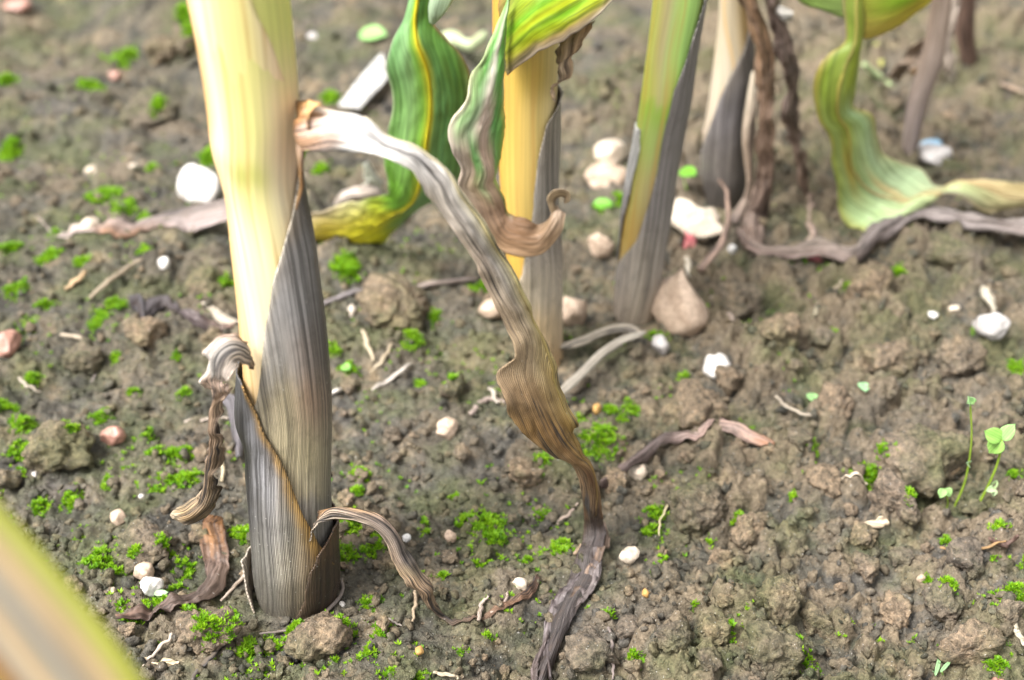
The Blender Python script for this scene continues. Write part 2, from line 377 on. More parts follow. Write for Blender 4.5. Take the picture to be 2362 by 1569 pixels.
def leaf_mat(name, dark=(.03, .028, .03), amt=.6, fine=26., coarse=7., lo=.45, hi=.6, light=.25, rough=.55, transl=.0, bump=.35, speck=0., blot=0., blotc=(.02, .02, .02), spec=.35, vlen=.35, ribs=0., ribf=13.):
    m, nt, b, out = new_mat(name)
    at = nd(nt, 'ShaderNodeAttribute', attribute_name='Col'); uv = nd(nt, 'ShaderNodeUVMap')
    def streak(su, sv, det=3., rg=.6, dist=.0):
        mp = nd(nt, 'ShaderNodeMapping'); mp.inputs['Scale'].default_value = (su, sv, 1); nt.links.new(uv.outputs[0], mp.inputs[0])
        n = nd(nt, 'ShaderNodeTexNoise', Scale=1., Detail=det, Roughness=rg, Distortion=dist); nt.links.new(mp.outputs[0], n.inputs[0]); return n.outputs[0]
    s1 = streak(fine, vlen); s2 = streak(coarse, vlen*.9, 4., .65, .2); s3 = streak(2.2, 1.1, 4., .65)
    c = at.outputs['Color']
    c = mix(nt, c, ramp(nt, s1, [(.36, (1-light,)*3), (.5, (1,)*3), (.64, (1+light,)*3)]), 1., 'MULTIPLY')
    k = ramp(nt, s2, [(lo, (1,)*3), (hi, (0,)*3)])
    k2 = mix(nt, k, ramp(nt, s1, [(.42, (1,)*3), (.56, (.3,)*3)]), 1., 'MULTIPLY')
    k3 = mix(nt, k2, (amt, amt, amt), 1., 'MULTIPLY')
    c = mix(nt, c, dark, k3)
    rb = None
    if ribs:
        mp = nd(nt, 'ShaderNodeMapping'); mp.inputs['Scale'].default_value = (ribf/6.2832*2, .02, 1); nt.links.new(uv.outputs[0], mp.inputs[0])
        wv = nd(nt, 'ShaderNodeTexWave', Scale=3.1416/2*2/2, Distortion=1.1, Detail=2.); wv.inputs['Detail Scale'].default_value = .8; wv.wave_profile = 'SIN'; nt.links.new(mp.outputs[0], wv.inputs[0])
        rb = wv.outputs['Fac']; g_ = ramp(nt, rb, [(.15, (1-ribs,)*3), (.55, (1,)*3), (.9, (1+ribs*.55,)*3)])
        c = mix(nt, c, g_, 1., 'MULTIPLY')
    if blot:
        c = mix(nt, c, blotc, mix(nt, ramp(nt, s3, [(.52, (0,)*3), (.68, (1,)*3)]), (blot,)*3, 1., 'MULTIPLY'))
    if speck:
        v = nd(nt, 'ShaderNodeTexNoise', Scale=11., Detail=1.); nt.links.new(uv.outputs[0], v.inputs[0])
        c = mix(nt, c, (.75, .72, .66), mix(nt, ramp(nt, v.outputs[0], [(.73, (0,)*3), (.77, (1,)*3)]), (speck,)*3, 1., 'MULTIPLY'))
    nt.links.new(c, b.inputs['Base Color'])
    b.inputs['Roughness'].default_value = rough; b.inputs['Specular IOR Level'].default_value = spec
    bp = nd(nt, 'ShaderNodeBump', Strength=bump, Distance=.0006); nt.links.new(mix(nt, s1, rb, .6) if rb is not None else s1, bp.inputs['Height']); nt.links.new(bp.outputs[0], b.inputs['Normal'])
    if transl:
        t = nd(nt, 'ShaderNodeBsdfTranslucent'); nt.links.new(c, t.inputs[0]); ms = nd(nt, 'ShaderNodeMixShader'); ms.inputs[0].default_value = transl
        nt.links.new(b.outputs[0], ms.inputs[1]); nt.links.new(t.outputs[0], ms.inputs[2]); nt.links.new(ms.outputs[0], out.inputs[0])
    return m
M = {}
M['stem'] = leaf_mat('stem_skin', dark=(.60, .34, .09), amt=.55, fine=7, coarse=2.6, lo=.36, hi=.48, light=.12, rough=.42, bump=.18, vlen=.08, spec=.45)
M['grey'] = leaf_mat('grey_sheath', dark=(.03, .028, .028), amt=.5, fine=13, coarse=6.5, lo=.42, hi=.56, light=.35, rough=.45, bump=.7, speck=.6, vlen=.09, blot=.3, blotc=(.07, .062, .05), ribs=.55, spec=.5)
M['dry'] = leaf_mat('dry_leaf', dark=(.05, .045, .045), amt=.92, fine=10, coarse=3.4, lo=.405, hi=.475, light=.3, rough=.6, bump=.6, transl=.12, speck=.35, vlen=.22, ribs=.22, ribf=9, blot=.25, blotc=(.16, .10, .06))
M['dry_small'] = leaf_mat('dry_small_leaf', dark=(.035, .032, .034), amt=.9, fine=16, coarse=6, lo=.45, hi=.52, light=.45, rough=.6, bump=.8, transl=.08, speck=.2, vlen=.35, ribs=.25, ribf=12)
M['brown'] = leaf_mat('brown_leaf', dark=(.035, .02, .015), amt=.8, fine=9, coarse=3.5, lo=.4, hi=.58, light=.45, rough=.6, bump=.6, speck=.25, blot=.4, vlen=.4)
M['green'] = leaf_mat('green_leaf', dark=(.02, .07, .01), amt=.4, fine=9, coarse=3, lo=.35, hi=.6, light=.28, rough=.45, bump=.25, transl=.22, speck=.12, vlen=.1, spec=.4)
M['striped'] = leaf_mat('striped_leaf', dark=(.20, .13, .08), amt=.25, fine=9, coarse=3.2, lo=.38, hi=.5, light=.25, rough=.5, transl=.18, bump=.4, speck=.2, vlen=.25)
M['straw'] = leaf_mat('straw', dark=(.14, .10, .06), amt=.6, fine=18, coarse=6, light=.25, rough=.65, bump=.4)

def soil_mat(name, clod=False):
    m, nt, b, out = new_mat(name)
    g = nd(nt, 'ShaderNodeNewGeometry'); oi = nd(nt, 'ShaderNodeObjectInfo')
    def nz(sc, det=4., rg=.6, off=0.):
        n = nd(nt, 'ShaderNodeTexNoise', Scale=sc, Detail=det, Roughness=rg)
        if off:
            mp = nd(nt, 'ShaderNodeMapping'); mp.inputs['Location'].default_value = (off, off*.7, 0); nt.links.new(g.outputs['Position'], mp.inputs[0]); nt.links.new(mp.outputs[0], n.inputs[0])
        else: nt.links.new(g.outputs['Position'], n.inputs[0])
        return n.outputs[0]
    big = nz(9., 3.); mid = nz(55., 5., .65, 3.); fin = nz(420., 4., .7, 8.); vf = nz(1500., 2., .6, 5.)
    c = ramp(nt, mid, [(.30, (.032, .031, .027)), (.44, (.070, .066, .053)), (.56, (.124, .109, .082)), (.68, (.25, .190, .120))])
    c = mix(nt, c, (.135, .122, .116), ramp(nt, big, [(.48, (0,)*3), (.68, (.55,)*3)]))            # purplish grey patches
    if clod:
        c = mix(nt, c, (.29, .205, .130), mix(nt, ramp(nt, oi.outputs['Random'], [(.1, (.35,)*3), (.9, (.9,)*3)]), ramp(nt, fin, [(.3, (.3,)*3), (.7, (1,)*3)]), 1., 'MULTIPLY'))
    else:
        at = nd(nt, 'ShaderNodeAttribute', attribute_name='tint')
        c = mix(nt, c, (.225, .172, .113), ramp(nt, at.outputs['Fac'], [(.15, (0,)*3), (.8, (.7,)*3)]))
    alg = nz(28., 4., .6, 14.)
    c = mix(nt, c, (.095, .110, .042), ramp(nt, alg, [(.46, (0,)*3), (.64, (.6,)*3)]))              # thin algae film
    c = mix(nt, c, ramp(nt, fin, [(.32, (.5,)*3), (.5, (1.,)*3), (.68, (1.5,)*3)]), 1., 'MULTIPLY')
    c = mix(nt, c, (.42, .24, .09), ramp(nt, vf, [(.68, (0,)*3), (.76, (.6,)*3)]))                 # orange grit
    gr = nz(1100., 1., .5, 21.); c = mix(nt, c, (.5, .48, .44), ramp(nt, gr, [(.72, (0,)*3), (.78, (.7,)*3)]))
    nt.links.new(c, b.inputs['Base Color']); b.inputs['Roughness'].default_value = .82; b.inputs['Specular IOR Level'].default_value = .25
    hsum = mix(nt, fin, vf, .35)
    bp = nd(nt, 'ShaderNodeBump', Strength=1., Distance=.0028); nt.links.new(hsum, bp.inputs['Height']); nt.links.new(bp.outputs[0], b.inputs['Normal'])
    return m
M['soil'] = soil_mat('soil'); M['clod'] = soil_mat('clod_soil', True)
def stone_mat(name, c1, c2, rough=.55):
    m, nt, b, out = new_mat(name); g = nd(nt, 'ShaderNodeNewGeometry')
    n = nd(nt, 'ShaderNodeTexNoise', Scale=160., Detail=5., Roughness=.65); nt.links.new(g.outputs['Position'], n.inputs[0])
    n2 = nd(nt, 'ShaderNodeTexNoise', Scale=900., Detail=2.); nt.links.new(g.outputs['Position'], n2.inputs[0])
    c = mix(nt, ramp(nt, n.outputs[0], [(.35, c2), (.6, c1)]), ramp(nt, n2.outputs[0], [(.3, (.7,)*3), (.6, (1.05,)*3)]), 1., 'MULTIPLY')
    nt.links.new(c, b.inputs['Base Color']); b.inputs['Roughness'].default_value = rough
    bp = nd(nt, 'ShaderNodeBump', Strength=.35, Distance=.0006); nt.links.new(n2.outputs[0], bp.inputs['Height']); nt.links.new(bp.outputs[0], b.inputs['Normal'])
    return m
M['white_stone'] = stone_mat('white_stone', (.80, .77, .73), (.55, .50, .46))
M['grey_stone'] = stone_mat('grey_stone', (.52, .49, .47), (.34, .31, .29))
M['tan_stone'] = stone_mat('tan_stone', (.58, .44, .33), (.40, .29, .21))
M['pink_stone'] = stone_mat('pink_stone', (.46, .25, .19), (.33, .17, .13), .4)
M['cream_stone'] = stone_mat('cream_stone', (.70, .60, .48), (.5, .40, .31))
M['amber_stone'] = stone_mat('amber_stone', (.55, .32, .10), (.4, .22, .08))
M['rose'] = stone_mat('rose_flesh', (.62, .16, .18), (.5, .25, .22))
M['blue'] = stone_mat('blue_plastic', (.30, .48, .62), (.22, .36, .5), .4)
def moss_mat():
    m, nt, b, out = new_mat('moss'); at = nd(nt, 'ShaderNodeAttribute', attribute_name='Col')
    nt.links.new(at.outputs['Color'], b.inputs['Base Color']); b.inputs['Roughness'].default_value = .5; b.inputs['Specular IOR Level'].default_value = .3
    t = nd(nt, 'ShaderNodeBsdfTranslucent'); nt.links.new(at.outputs['Color'], t.inputs[0]); ms = nd(nt, 'ShaderNodeMixShader'); ms.inputs[0].default_value = .35
    nt.links.new(b.outputs[0], ms.inputs[1]); nt.links.new(t.outputs[0], ms.inputs[2]); nt.links.new(ms.outputs[0], out.inputs[0]); return m
M['moss'] = moss_mat()

# ------------------------------------------------------------------ ground
def axis_pts(segs):
    out = [segs[0][0]]
    for a, b, d0, d1 in segs:
        L = b-a; n = max(2, int(round(L/((d1-d0)/math.log(d1/d0) if abs(d1-d0) > 1e-9 else d0))))
        t = np.arange(1, n+1)/n
        out += list(a+L*(t if abs(d1-d0) < 1e-9 else ((d1/d0)**t-1)/((d1/d0)-1)))
    return np.array(out)
xs_h = axis_pts([(0, .20, .001, .001), (.20, .46, .001, .0028), (.46, 60, .0028, 4.)])
xs = np.r_[-xs_h[::-1], xs_h[1:]]
ys_f = axis_pts([(.27, .50, .001, .001), (.50, 1.06, .001, .0034), (1.06, 60, .0034, 4.)])
ys_b = axis_pts([(0, .22, .002, .006), (.22, 60, .006, 4.)])
ys = np.r_[.27-ys_b[::-1], ys_f[1:]]
X, Yg = np.meshgrid(xs, ys); gh, gt = ground_full(X.ravel(), Yg.ravel())
nxg, nyg = len(xs), len(ys); gi = np.arange(nxg*nyg).reshape(nyg, nxg)
Fg = np.stack([gi[:-1, :-1], gi[:-1, 1:], gi[1:, 1:], gi[1:, :-1]], -1).reshape(-1, 4)
me = mesh_np('ground', np.stack([X.ravel(), Yg.ravel(), gh], -1), Fg, extra={'tint': gt})
gh = gh.reshape(nyg, nxg)
ground = link('ground', me, M['soil']); ground['kind'] = 'structure'; ground['label'] = 'crumbly grey brown garden soil with green algae film'

# ------------------------------------------------------------------ the diseased maize stalk in front
def cs(*c): return [(i/(len(c)-1) if len(c) > 1 else 0, k) for i, k in enumerate(c)]
S1 = Stalk([(0, 437, 668), (100, 455, 678), (200, 473, 687), (280, 482, 692), (330, 486, 689), (365, 495, 690), (400, 507, 690), (450, 521, 697), (560, 532, 716),
            (680, 546, 733), (780, 555, 745), (845, 562, 751), (900, 561, 756), (950, 560, 757), (985, 570, 757), (1012, 582, 757), (1100, 584, 755), (1180, 590, 757), (1290, 597, 762), (1340, 602, 762), (1390, 615, 756), (1425, 632, 740), (1455, 645, 728)], .341, top=.46, lean=-.005)
plant1 = empty('maize_plant', S1.base, 'diseased maize stalk with cream yellow stem and charcoal streaked sheaths at its base', 'maize plant')
yel, crm, pnk, org, grn = (.70, .66, .24), (.80, .66, .38), (.78, .60, .44), (.66, .36, .10), (.56, .58, .17)
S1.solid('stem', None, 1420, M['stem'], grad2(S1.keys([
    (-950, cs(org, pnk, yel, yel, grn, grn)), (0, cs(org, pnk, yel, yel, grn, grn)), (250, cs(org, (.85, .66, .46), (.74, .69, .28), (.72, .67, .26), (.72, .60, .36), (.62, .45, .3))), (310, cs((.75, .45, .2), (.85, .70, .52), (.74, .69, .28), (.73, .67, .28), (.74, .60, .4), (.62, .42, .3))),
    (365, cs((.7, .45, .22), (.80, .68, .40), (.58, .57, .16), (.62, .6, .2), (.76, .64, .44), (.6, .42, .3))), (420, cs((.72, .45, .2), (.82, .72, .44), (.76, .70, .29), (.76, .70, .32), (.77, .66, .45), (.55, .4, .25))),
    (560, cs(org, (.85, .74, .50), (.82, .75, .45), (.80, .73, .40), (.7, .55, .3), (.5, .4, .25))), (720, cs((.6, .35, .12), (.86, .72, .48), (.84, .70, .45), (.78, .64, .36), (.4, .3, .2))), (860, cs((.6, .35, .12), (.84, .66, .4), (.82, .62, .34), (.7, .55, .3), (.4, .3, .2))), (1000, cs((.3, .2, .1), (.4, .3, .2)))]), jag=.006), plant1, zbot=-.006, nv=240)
a = S1.ang
S1.sheath('leaf_sheath', [(-900, a(0, 560), 4.2), (-200, a(0, 570), 4.2), (0, a(0, 603), 4.2), (90, a(90, 640), 4.2), (160, a(160, 664), 4.2), (230, a(230, 680), 4.2), (300, .35, 4.2), (335, .3, 4.2)], M['stem'],
    grad2([(0, cs((.75, .42, .12), (.80, .62, .45), (.76, .71, .32), (.74, .70, .28), (.70, .60, .36), (.60, .36, .16))), (.75, cs((.75, .42, .12), (.85, .68, .52), (.76, .71, .30), (.76, .70, .28), (.74, .60, .38), (.62, .36, .16))),
           (1, cs((.75, .45, .2), (.85, .70, .52), (.72, .69, .28), (.72, .67, .28), (.74, .58, .4), (.62, .42, .3)))], jag=.02), plant1, off=.0003, th=.0004, flare=.0004, rough=.0001, corr=.0001, seed=3, fade=.4, label='pale yellow upper sheath wrapping the stem')
G1, G2, G3 = (.12, .115, .115), (.27, .255, .245), (.44, .39, .28)
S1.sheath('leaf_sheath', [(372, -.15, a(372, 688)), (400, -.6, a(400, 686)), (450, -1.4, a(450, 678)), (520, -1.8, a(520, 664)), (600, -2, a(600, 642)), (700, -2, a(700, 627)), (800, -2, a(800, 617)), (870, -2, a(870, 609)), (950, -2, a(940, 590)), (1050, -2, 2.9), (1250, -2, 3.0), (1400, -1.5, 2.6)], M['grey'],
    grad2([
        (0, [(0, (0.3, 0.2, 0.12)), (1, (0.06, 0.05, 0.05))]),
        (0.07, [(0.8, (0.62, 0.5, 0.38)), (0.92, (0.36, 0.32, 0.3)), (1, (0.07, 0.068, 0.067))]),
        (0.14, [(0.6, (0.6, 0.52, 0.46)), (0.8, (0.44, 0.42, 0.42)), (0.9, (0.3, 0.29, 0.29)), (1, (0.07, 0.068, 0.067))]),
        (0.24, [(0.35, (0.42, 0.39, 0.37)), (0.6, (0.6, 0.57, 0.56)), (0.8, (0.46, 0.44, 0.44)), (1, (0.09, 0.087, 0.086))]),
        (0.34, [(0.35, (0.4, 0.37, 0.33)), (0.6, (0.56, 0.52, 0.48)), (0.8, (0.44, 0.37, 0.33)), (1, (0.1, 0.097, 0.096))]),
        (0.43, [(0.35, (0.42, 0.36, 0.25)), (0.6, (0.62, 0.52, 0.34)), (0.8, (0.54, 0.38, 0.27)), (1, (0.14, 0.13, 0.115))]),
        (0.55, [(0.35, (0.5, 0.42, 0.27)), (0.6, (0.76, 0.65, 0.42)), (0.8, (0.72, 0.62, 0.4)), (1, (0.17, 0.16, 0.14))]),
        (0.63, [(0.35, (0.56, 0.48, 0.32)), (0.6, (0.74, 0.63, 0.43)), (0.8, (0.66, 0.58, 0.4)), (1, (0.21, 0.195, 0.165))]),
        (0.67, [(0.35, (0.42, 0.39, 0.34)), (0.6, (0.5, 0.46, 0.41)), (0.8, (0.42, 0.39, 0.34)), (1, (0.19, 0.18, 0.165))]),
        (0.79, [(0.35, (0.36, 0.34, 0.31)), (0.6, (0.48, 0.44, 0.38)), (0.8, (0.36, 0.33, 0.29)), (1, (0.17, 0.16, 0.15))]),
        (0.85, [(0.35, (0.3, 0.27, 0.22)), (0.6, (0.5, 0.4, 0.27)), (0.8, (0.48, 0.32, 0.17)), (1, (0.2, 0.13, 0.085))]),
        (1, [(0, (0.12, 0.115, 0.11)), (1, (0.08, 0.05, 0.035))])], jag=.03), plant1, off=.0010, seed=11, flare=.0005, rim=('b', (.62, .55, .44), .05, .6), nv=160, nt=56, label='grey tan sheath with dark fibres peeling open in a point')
S1.sheath('leaf_sheath', [(846, a(846, 588), 3.6), (890, a(890, 616), 4), (970, a(970, 650), 4.3), (1050, a(1050, 682), 4.6), (1130, a(1130, 702), 4.8), (1200, a(1200, 728), 4.9), (1300, .2, 4.9), (1370, 0., 4.9), (1432, .1, 4.7)], M['grey'],
    grad2([  # charcoal, with a shaded left edge and silvery highlight painted into the colour
        (0, [(0, (0.05, 0.049, 0.048)), (0.15, (0.17, 0.17, 0.18)), (0.3, (0.2, 0.17, 0.15))]),
        (0.2, [(0, (0.05, 0.049, 0.048)), (0.1, (0.12, 0.116, 0.115)), (0.25, (0.3, 0.295, 0.31)), (0.45, (0.34, 0.31, 0.3))]),
        (0.33, [(0, (0.04, 0.039, 0.038)), (0.1, (0.1, 0.097, 0.096)), (0.28, (0.5, 0.49, 0.51)), (0.42, (0.4, 0.38, 0.37)), (0.6, (0.36, 0.26, 0.14))]),
        (0.48, [(0, (0.06, 0.058, 0.058)), (0.12, (0.15, 0.145, 0.144)), (0.35, (0.4, 0.38, 0.36)), (0.55, (0.3, 0.275, 0.23)), (0.75, (0.4, 0.25, 0.09))]),
        (0.64, [(0, (0.12, 0.115, 0.105)), (0.3, (0.34, 0.32, 0.28)), (0.55, (0.44, 0.39, 0.3)), (0.8, (0.32, 0.2, 0.09))]),
        (0.78, [(0, (0.14, 0.13, 0.11)), (0.35, (0.22, 0.2, 0.165)), (0.6, (0.22, 0.18, 0.12)), (1, (0.12, 0.07, 0.04))]),
        (0.92, [(0, (0.2, 0.17, 0.13)), (0.4, (0.17, 0.15, 0.115)), (0.7, (0.22, 0.16, 0.09)), (1, (0.1, 0.06, 0.04))]),
        (1, [(0, (0.4, 0.3, 0.2)), (0.5, (0.26, 0.18, 0.1)), (1, (0.1, 0.06, 0.04))])], jag=.04), plant1, off=.0021, seed=21, flare=.0009, rim=('a', (.46, .27, .08), .09, .85), nv=160, nt=56, label='charcoal sheath around the lower left of the stalk')
S1.sheath('leaf_sheath', [(1196, -1., a(1196, 745)), (1225, -1.5, a(1225, 724)), (1260, -1.6, a(1260, 712)), (1320, -1.7, a(1320, 702)), (1380, -1.7, a(1380, 680)), (1430, -1.4, a(1425, 690))], M['grey'],
    grad2([(0, cs((.180, .108, .060), (.120, .072, .042))), (.35, cs((.132, .102, .060), (.096, .066, .042), (.066, .048, .036))), (.8, cs((.132, .102, .060), (.090, .054, .036))), (1, cs((.216, .132, .072), (.120, .072, .048)))], jag=.05), plant1, off=.0032, seed=31, flare=.0008, nv=80, label='dark brown rotten sheath at the right of the base')
S1.sheath('leaf_sheath', [(1282, 2.95, 4.0), (1320, 2.72, 4.3), (1365, 2.45, 4.4), (1400, 2.1, 4.4), (1430, 1.75, 4.3)], M['dry'],
    grad2([(0, cs((.6, .52, .42), (.64, .55, .45))), (.6, cs((.66, .56, .45), (.5, .38, .26))), (1, cs((.5, .36, .22), (.26, .17, .1)))]), plant1, off=.0046, seed=41, flare=.0012, nv=60, label='pale papery scrap of sheath at the lower left')
# long arching dead leaf
Y1 = .333
arch = [(700, 236, 688, 348, Y1, Y1, .002), (722, 238, 712, 350, Y1+.000, Y1-.007, .004), (745, 250, 740, 353, Y1+.003, Y1-.011, .004), (780, 251, 772, 347, Y1+.003, Y1-.011, .004), (818, 253, 806, 347, Y1+.003, Y1-.011, .003), (846, 268, 838, 353, Y1+.003, Y1-.011, .003),
        (890, 299, 872, 366, Y1+.003, Y1-.011, .002), (926, 320, 903, 377, Y1+.003, Y1-.011, .002), (970, 352, 944, 395, Y1+.004, Y1-.008, .002), (1019, 392, 984, 437, Y1+.004, Y1-.006, .003), (1064, 441, 1015, 483, Y1+.002, Y1-.002, .003), (1109, 503, 1048, 535, Y1+.004, Y1, .003),
        (1140, 557, 1082, 584, Y1+.006, Y1+.002, .003), (1176, 611, 1109, 637, Y1+.008, Y1+.003, .003), (1202, 669, 1135, 687, Y1+.010, Y1+.005, .003), (1225, 713, 1160, 731, Y1+.012, Y1+.006, .002), (1247, 762, 1180, 780, Y1+.014, Y1+.007, .002), (1267, 806, 1181, 822, Y1+.015, Y1+.007, .001),
        (1285, 848, 1154, 862, Y1+.016, Y1+.005, .001), (1300, 900, 1155, 908, Y1+.018, Y1+.004, .002), (1318, 955, 1178, 958, Y1+.020, Y1+.006, .003), (1330, 1000, 1216, 1008, Y1+.021, Y1+.010, .004), (1344, 1044, 1277, 1053, Y1+.023, Y1+.016, .004), (1366, 1072, 1322, 1077, Y1+.025, Y1+.021, .003),
        (1381, 1120, 1341, 1122, Y1+.027, Y1+.024, .003), (1384, 1165, 1348, 1168, Y1+.028, Y1+.026, .002), (1390, 1205, 1349, 1215, -.010, -.010, .002), (1394, 1240, 1345, 1250, -.005, -.005, .001), (1388, 1290, 1330, 1282, -.005, -.005, .001), (1384, 1337, 1306, 1350, -.004, -.004, .002),
        (1340, 1400, 1276, 1430, -.004, -.004, .003), (1312, 1450, 1268, 1476, -.004, -.004, .003), (1286, 1505, 1252, 1520, -.004, -.004, .002), (1262, 1560, 1236, 1565, -.004, -.004, .002), (1240, 1620, 1225, 1620, -.004, -.004, 0)]
wht, tan_, ylw, gry = (.80, .74, .68), (.42, .30, .19), (.62, .52, .28), (.30, .27, .25)
strip('leaf', arch, M['dry'], grad2([
    (0, cs((.445, .233, .085), (.297, .138, .053), (.509, .297, .170))), (.018, cs((.530, .297, .127), (.318, .159, .074), (.583, .360, .233))), (.030, cs((.900, .784, .636), (.742, .551, .445), (.657, .466, .360))), (.055, cs((.900, .900, .869), (.869, .827, .806), (.900, .890, .848))), (.115, cs((.900, .869, .806), (.784, .742, .710), (.900, .848, .795))),
    (.175, cs((.848, .763, .530), (.657, .604, .551), (.806, .700, .594))), (.25, cs((.721, .636, .339), (.445, .403, .360), (.636, .498, .371))), (.385, cs((.636, .509, .233), (.466, .360, .233), (.424, .307, .191))), (.445, cs((.530, .392, .159), (.360, .233, .117), (.297, .201, .117))), (.50, cs((.382, .254, .074), (.276, .159, .064), (.382, .233, .095))),
    (.56, cs((.350, .223, .064), (.318, .191, .085), (.445, .307, .180))), (.60, cs((.276, .170, .064), (.127, .064, .032), (.318, .212, .127))), (.65, cs((.233, .138, .064), (.148, .095, .053), (.180, .117, .064))), (.68, cs((.148, .085, .048), (.106, .074, .058), (.138, .074, .037))), (.74, cs((.076, .061, .058), (.114, .096, .091), (.068, .053, .046))), (.85, cs((.058, .046, .044), (.099, .084, .080), (.061, .050, .046))), (1, cs((.053, .042, .038), (.084, .068, .065), (.061, .046, .042)))], jag=.012),
    plant1, nu=26, nv=260, ruffle=.0022, rfreq=30, crinkle=.0007, corr=.0003, seed=5, rest=True, clear=.0022, midrib=([(.06, .30), (.12, .22), (.2, .10), (.35, .07), (.5, .10), (.6, .2), (.68, .4)], .0009, .0006, grad2([(0, [(0, (.80, .72, .55))]), (.35, [(0, (.70, .60, .30))]), (.6, [(0, (.55, .42, .16))]), (.8, [(0, (.34, .22, .07))]), (1, [(0, (.16, .1, .05))])])), label='long dead leaf arching down to the soil, white then brown')
strip('ligule', [(688, 232, 692, 300, Y1+.006, Y1+.002, .001), (712, 232, 700, 296, Y1+.004, Y1, .002), (736, 238, 716, 300, Y1-.004, Y1-.008, .002)], M['brown'], grad2([(0, cs((.34, .18, .06), (.22, .10, .04))), (1, cs((.62, .38, .16), (.34, .18, .08)))]), plant1, nu=10, nv=16, ruffle=.001, seed=6)
strip('leaf_collar', [(683, 325, 700, 332, .329, .328, .001), (684, 352, 702, 356, .329, .328, .001), (690, 385, 699, 390, .329, .328, .001), (690, 430, 697, 440, .3295, .329, .0006), (680, 480, 684, 486, .330, .330, .0)], M['brown'],
      grad2([(0, cs((.42, .28, .2), (.5, .36, .26))), (.5, cs((.5, .28, .1), (.25, .13, .06))), (1, cs((.4, .24, .1), (.2, .12, .07)))]), plant1, nu=8, nv=40, seed=8)
# curled leaf hanging on the left
curl = [(562, 792, 590, 852, .329, .327, .0), (535, 777, 566, 839, .327, .323, .002), (503, 778, 545, 834, .325, .320, .003), (480, 812, 540, 852, .324, .318, .003), (475, 842, 534, 872, .324, .318, .002), (478, 868, 510, 884, .325, .321, .0), (480, 892, 528, 893, .326, .321, .001), (484, 914, 524, 912, .327, .323, .001),
        (486, 932, 512, 930, .328, .325, .002), (489, 965, 512, 968, .329, .326, .003), (491, 1000, 510, 1010, .330, .327, .003), (486, 1040, 508, 1048, .331, .328, .003), (478, 1075, 504, 1085, .332, .329, .003), (474, 1112, 502, 1118, .333, .330, .003), (458, 1142, 493, 1166, .333, .330, .003), (430, 1158, 470, 1196, .333, .330, .004), (404, 1176, 430, 1208, .333, .330, .003), (393, 1187, 398, 1198, .332, .331, .0)]
strip('leaf', curl, M['dry_small'], grad2([(0, cs((.66, .48, .32), (.44, .39, .35), (.52, .34, .2))), (.07, cs((.72, .52, .40), (.56, .51, .46), (.74, .60, .48))), (.15, cs((.82, .72, .64), (.34, .32, .30), (.80, .66, .55))), (.20, cs((.85, .78, .70), (.40, .36, .33), (.80, .66, .56))), (.26, cs((.62, .46, .36), (.46, .33, .25), (.70, .52, .42))), (.35, cs((.40, .28, .2), (.30, .2, .13), (.46, .33, .24))),
    (.6, cs((.28, .2, .14), (.22, .15, .10), (.2, .14, .09))), (.8, cs((.36, .27, .18), (.28, .2, .13), (.17, .12, .07))), (.93, cs((.40, .30, .18), (.30, .20, .10), (.10, .07, .04))), (1, cs((.62, .5, .36), (.5, .4, .28)))], jag=.02), plant1, nu=20, nv=170, ruffle=.0018, rfreq=40, crinkle=.0007, corr=.0006, seed=15, label='shrivelled leaf curling over and hanging beside the stalk')
# small leaf bowing to the right
bow_ = [(735, 1192, 708, 1253, .329, .328, 0), (742, 1184, 716, 1236, .329, .327, .0005), (752, 1178, 734, 1211, .328, .326, .001), (779, 1169, 764, 1193, .327, .324, .002), (812, 1173, 796, 1196, .326, .323, .002), (845, 1179, 830, 1205, .326, .323, .002), (875, 1188, 858, 1218, .326, .323, .002), (900, 1208, 883, 1240, .326, .323, .002), (918, 1234, 897, 1264, .326, .323, .002), (934, 1262, 905, 1290, .326, .323, .002),
        (953, 1287, 915, 1312, .326, .323, .002), (972, 1320, 929, 1334, .326, .322, .002), (989, 1337, 940, 1354, .326, .322, .002), (997, 1350, 962, 1364, .326, .323, .003), (999, 1368, 972, 1378, .326, .324, .002), (1007, 1393, 990, 1402, .326, .325, .002), (1028, 1419, 1017, 1427, -.004, -.004, .001), (1055, 1439, 1050, 1449, -.003, -.003, .001),
        (1086, 1442, 1086, 1452, -.003, -.003, .001), (1120, 1431, 1124, 1442, -.003, -.003, .001), (1168, 1408, 1173, 1420, -.003, -.003, .001), (1216, 1375, 1222, 1386, -.003, -.003, .001), (1243, 1335, 1248, 1340, -.003, -.003, 0)]
strip('leaf', bow_, M['dry_small'], grad2([(0, cs((.220, .123, .063), (.420, .340, .249))), (.06, cs((.400, .227, .107), (.599, .510, .410))), (.16, cs((.550, .340, .178), (.340, .256, .196), (.619, .491, .374))), (.26, cs((.420, .302, .232), (.280, .227, .196), (.460, .359, .285))), (.37, cs((.220, .189, .170), (.240, .199, .178), (.499, .359, .241))), (.42, cs((.300, .246, .196), (.340, .265, .178), (.450, .321, .196))),
    (.465, cs((.659, .491, .356), (.499, .340, .214), (.659, .472, .321))), (.50, cs((.250, .170, .107), (.250, .170, .107))), (.66, cs((.150, .104, .071), (.120, .085, .063))), (.86, cs((.280, .170, .107), (.200, .113, .071))), (1, cs((.220, .132, .089), (.160, .095, .071)))], jag=.012), plant1, nu=16, nv=170, ruffle=.0012, rfreq=36, crinkle=.0005, corr=.0004, seed=25, rest=True, clear=.0015, label='small shrivelled leaf bowing to the right from the base')

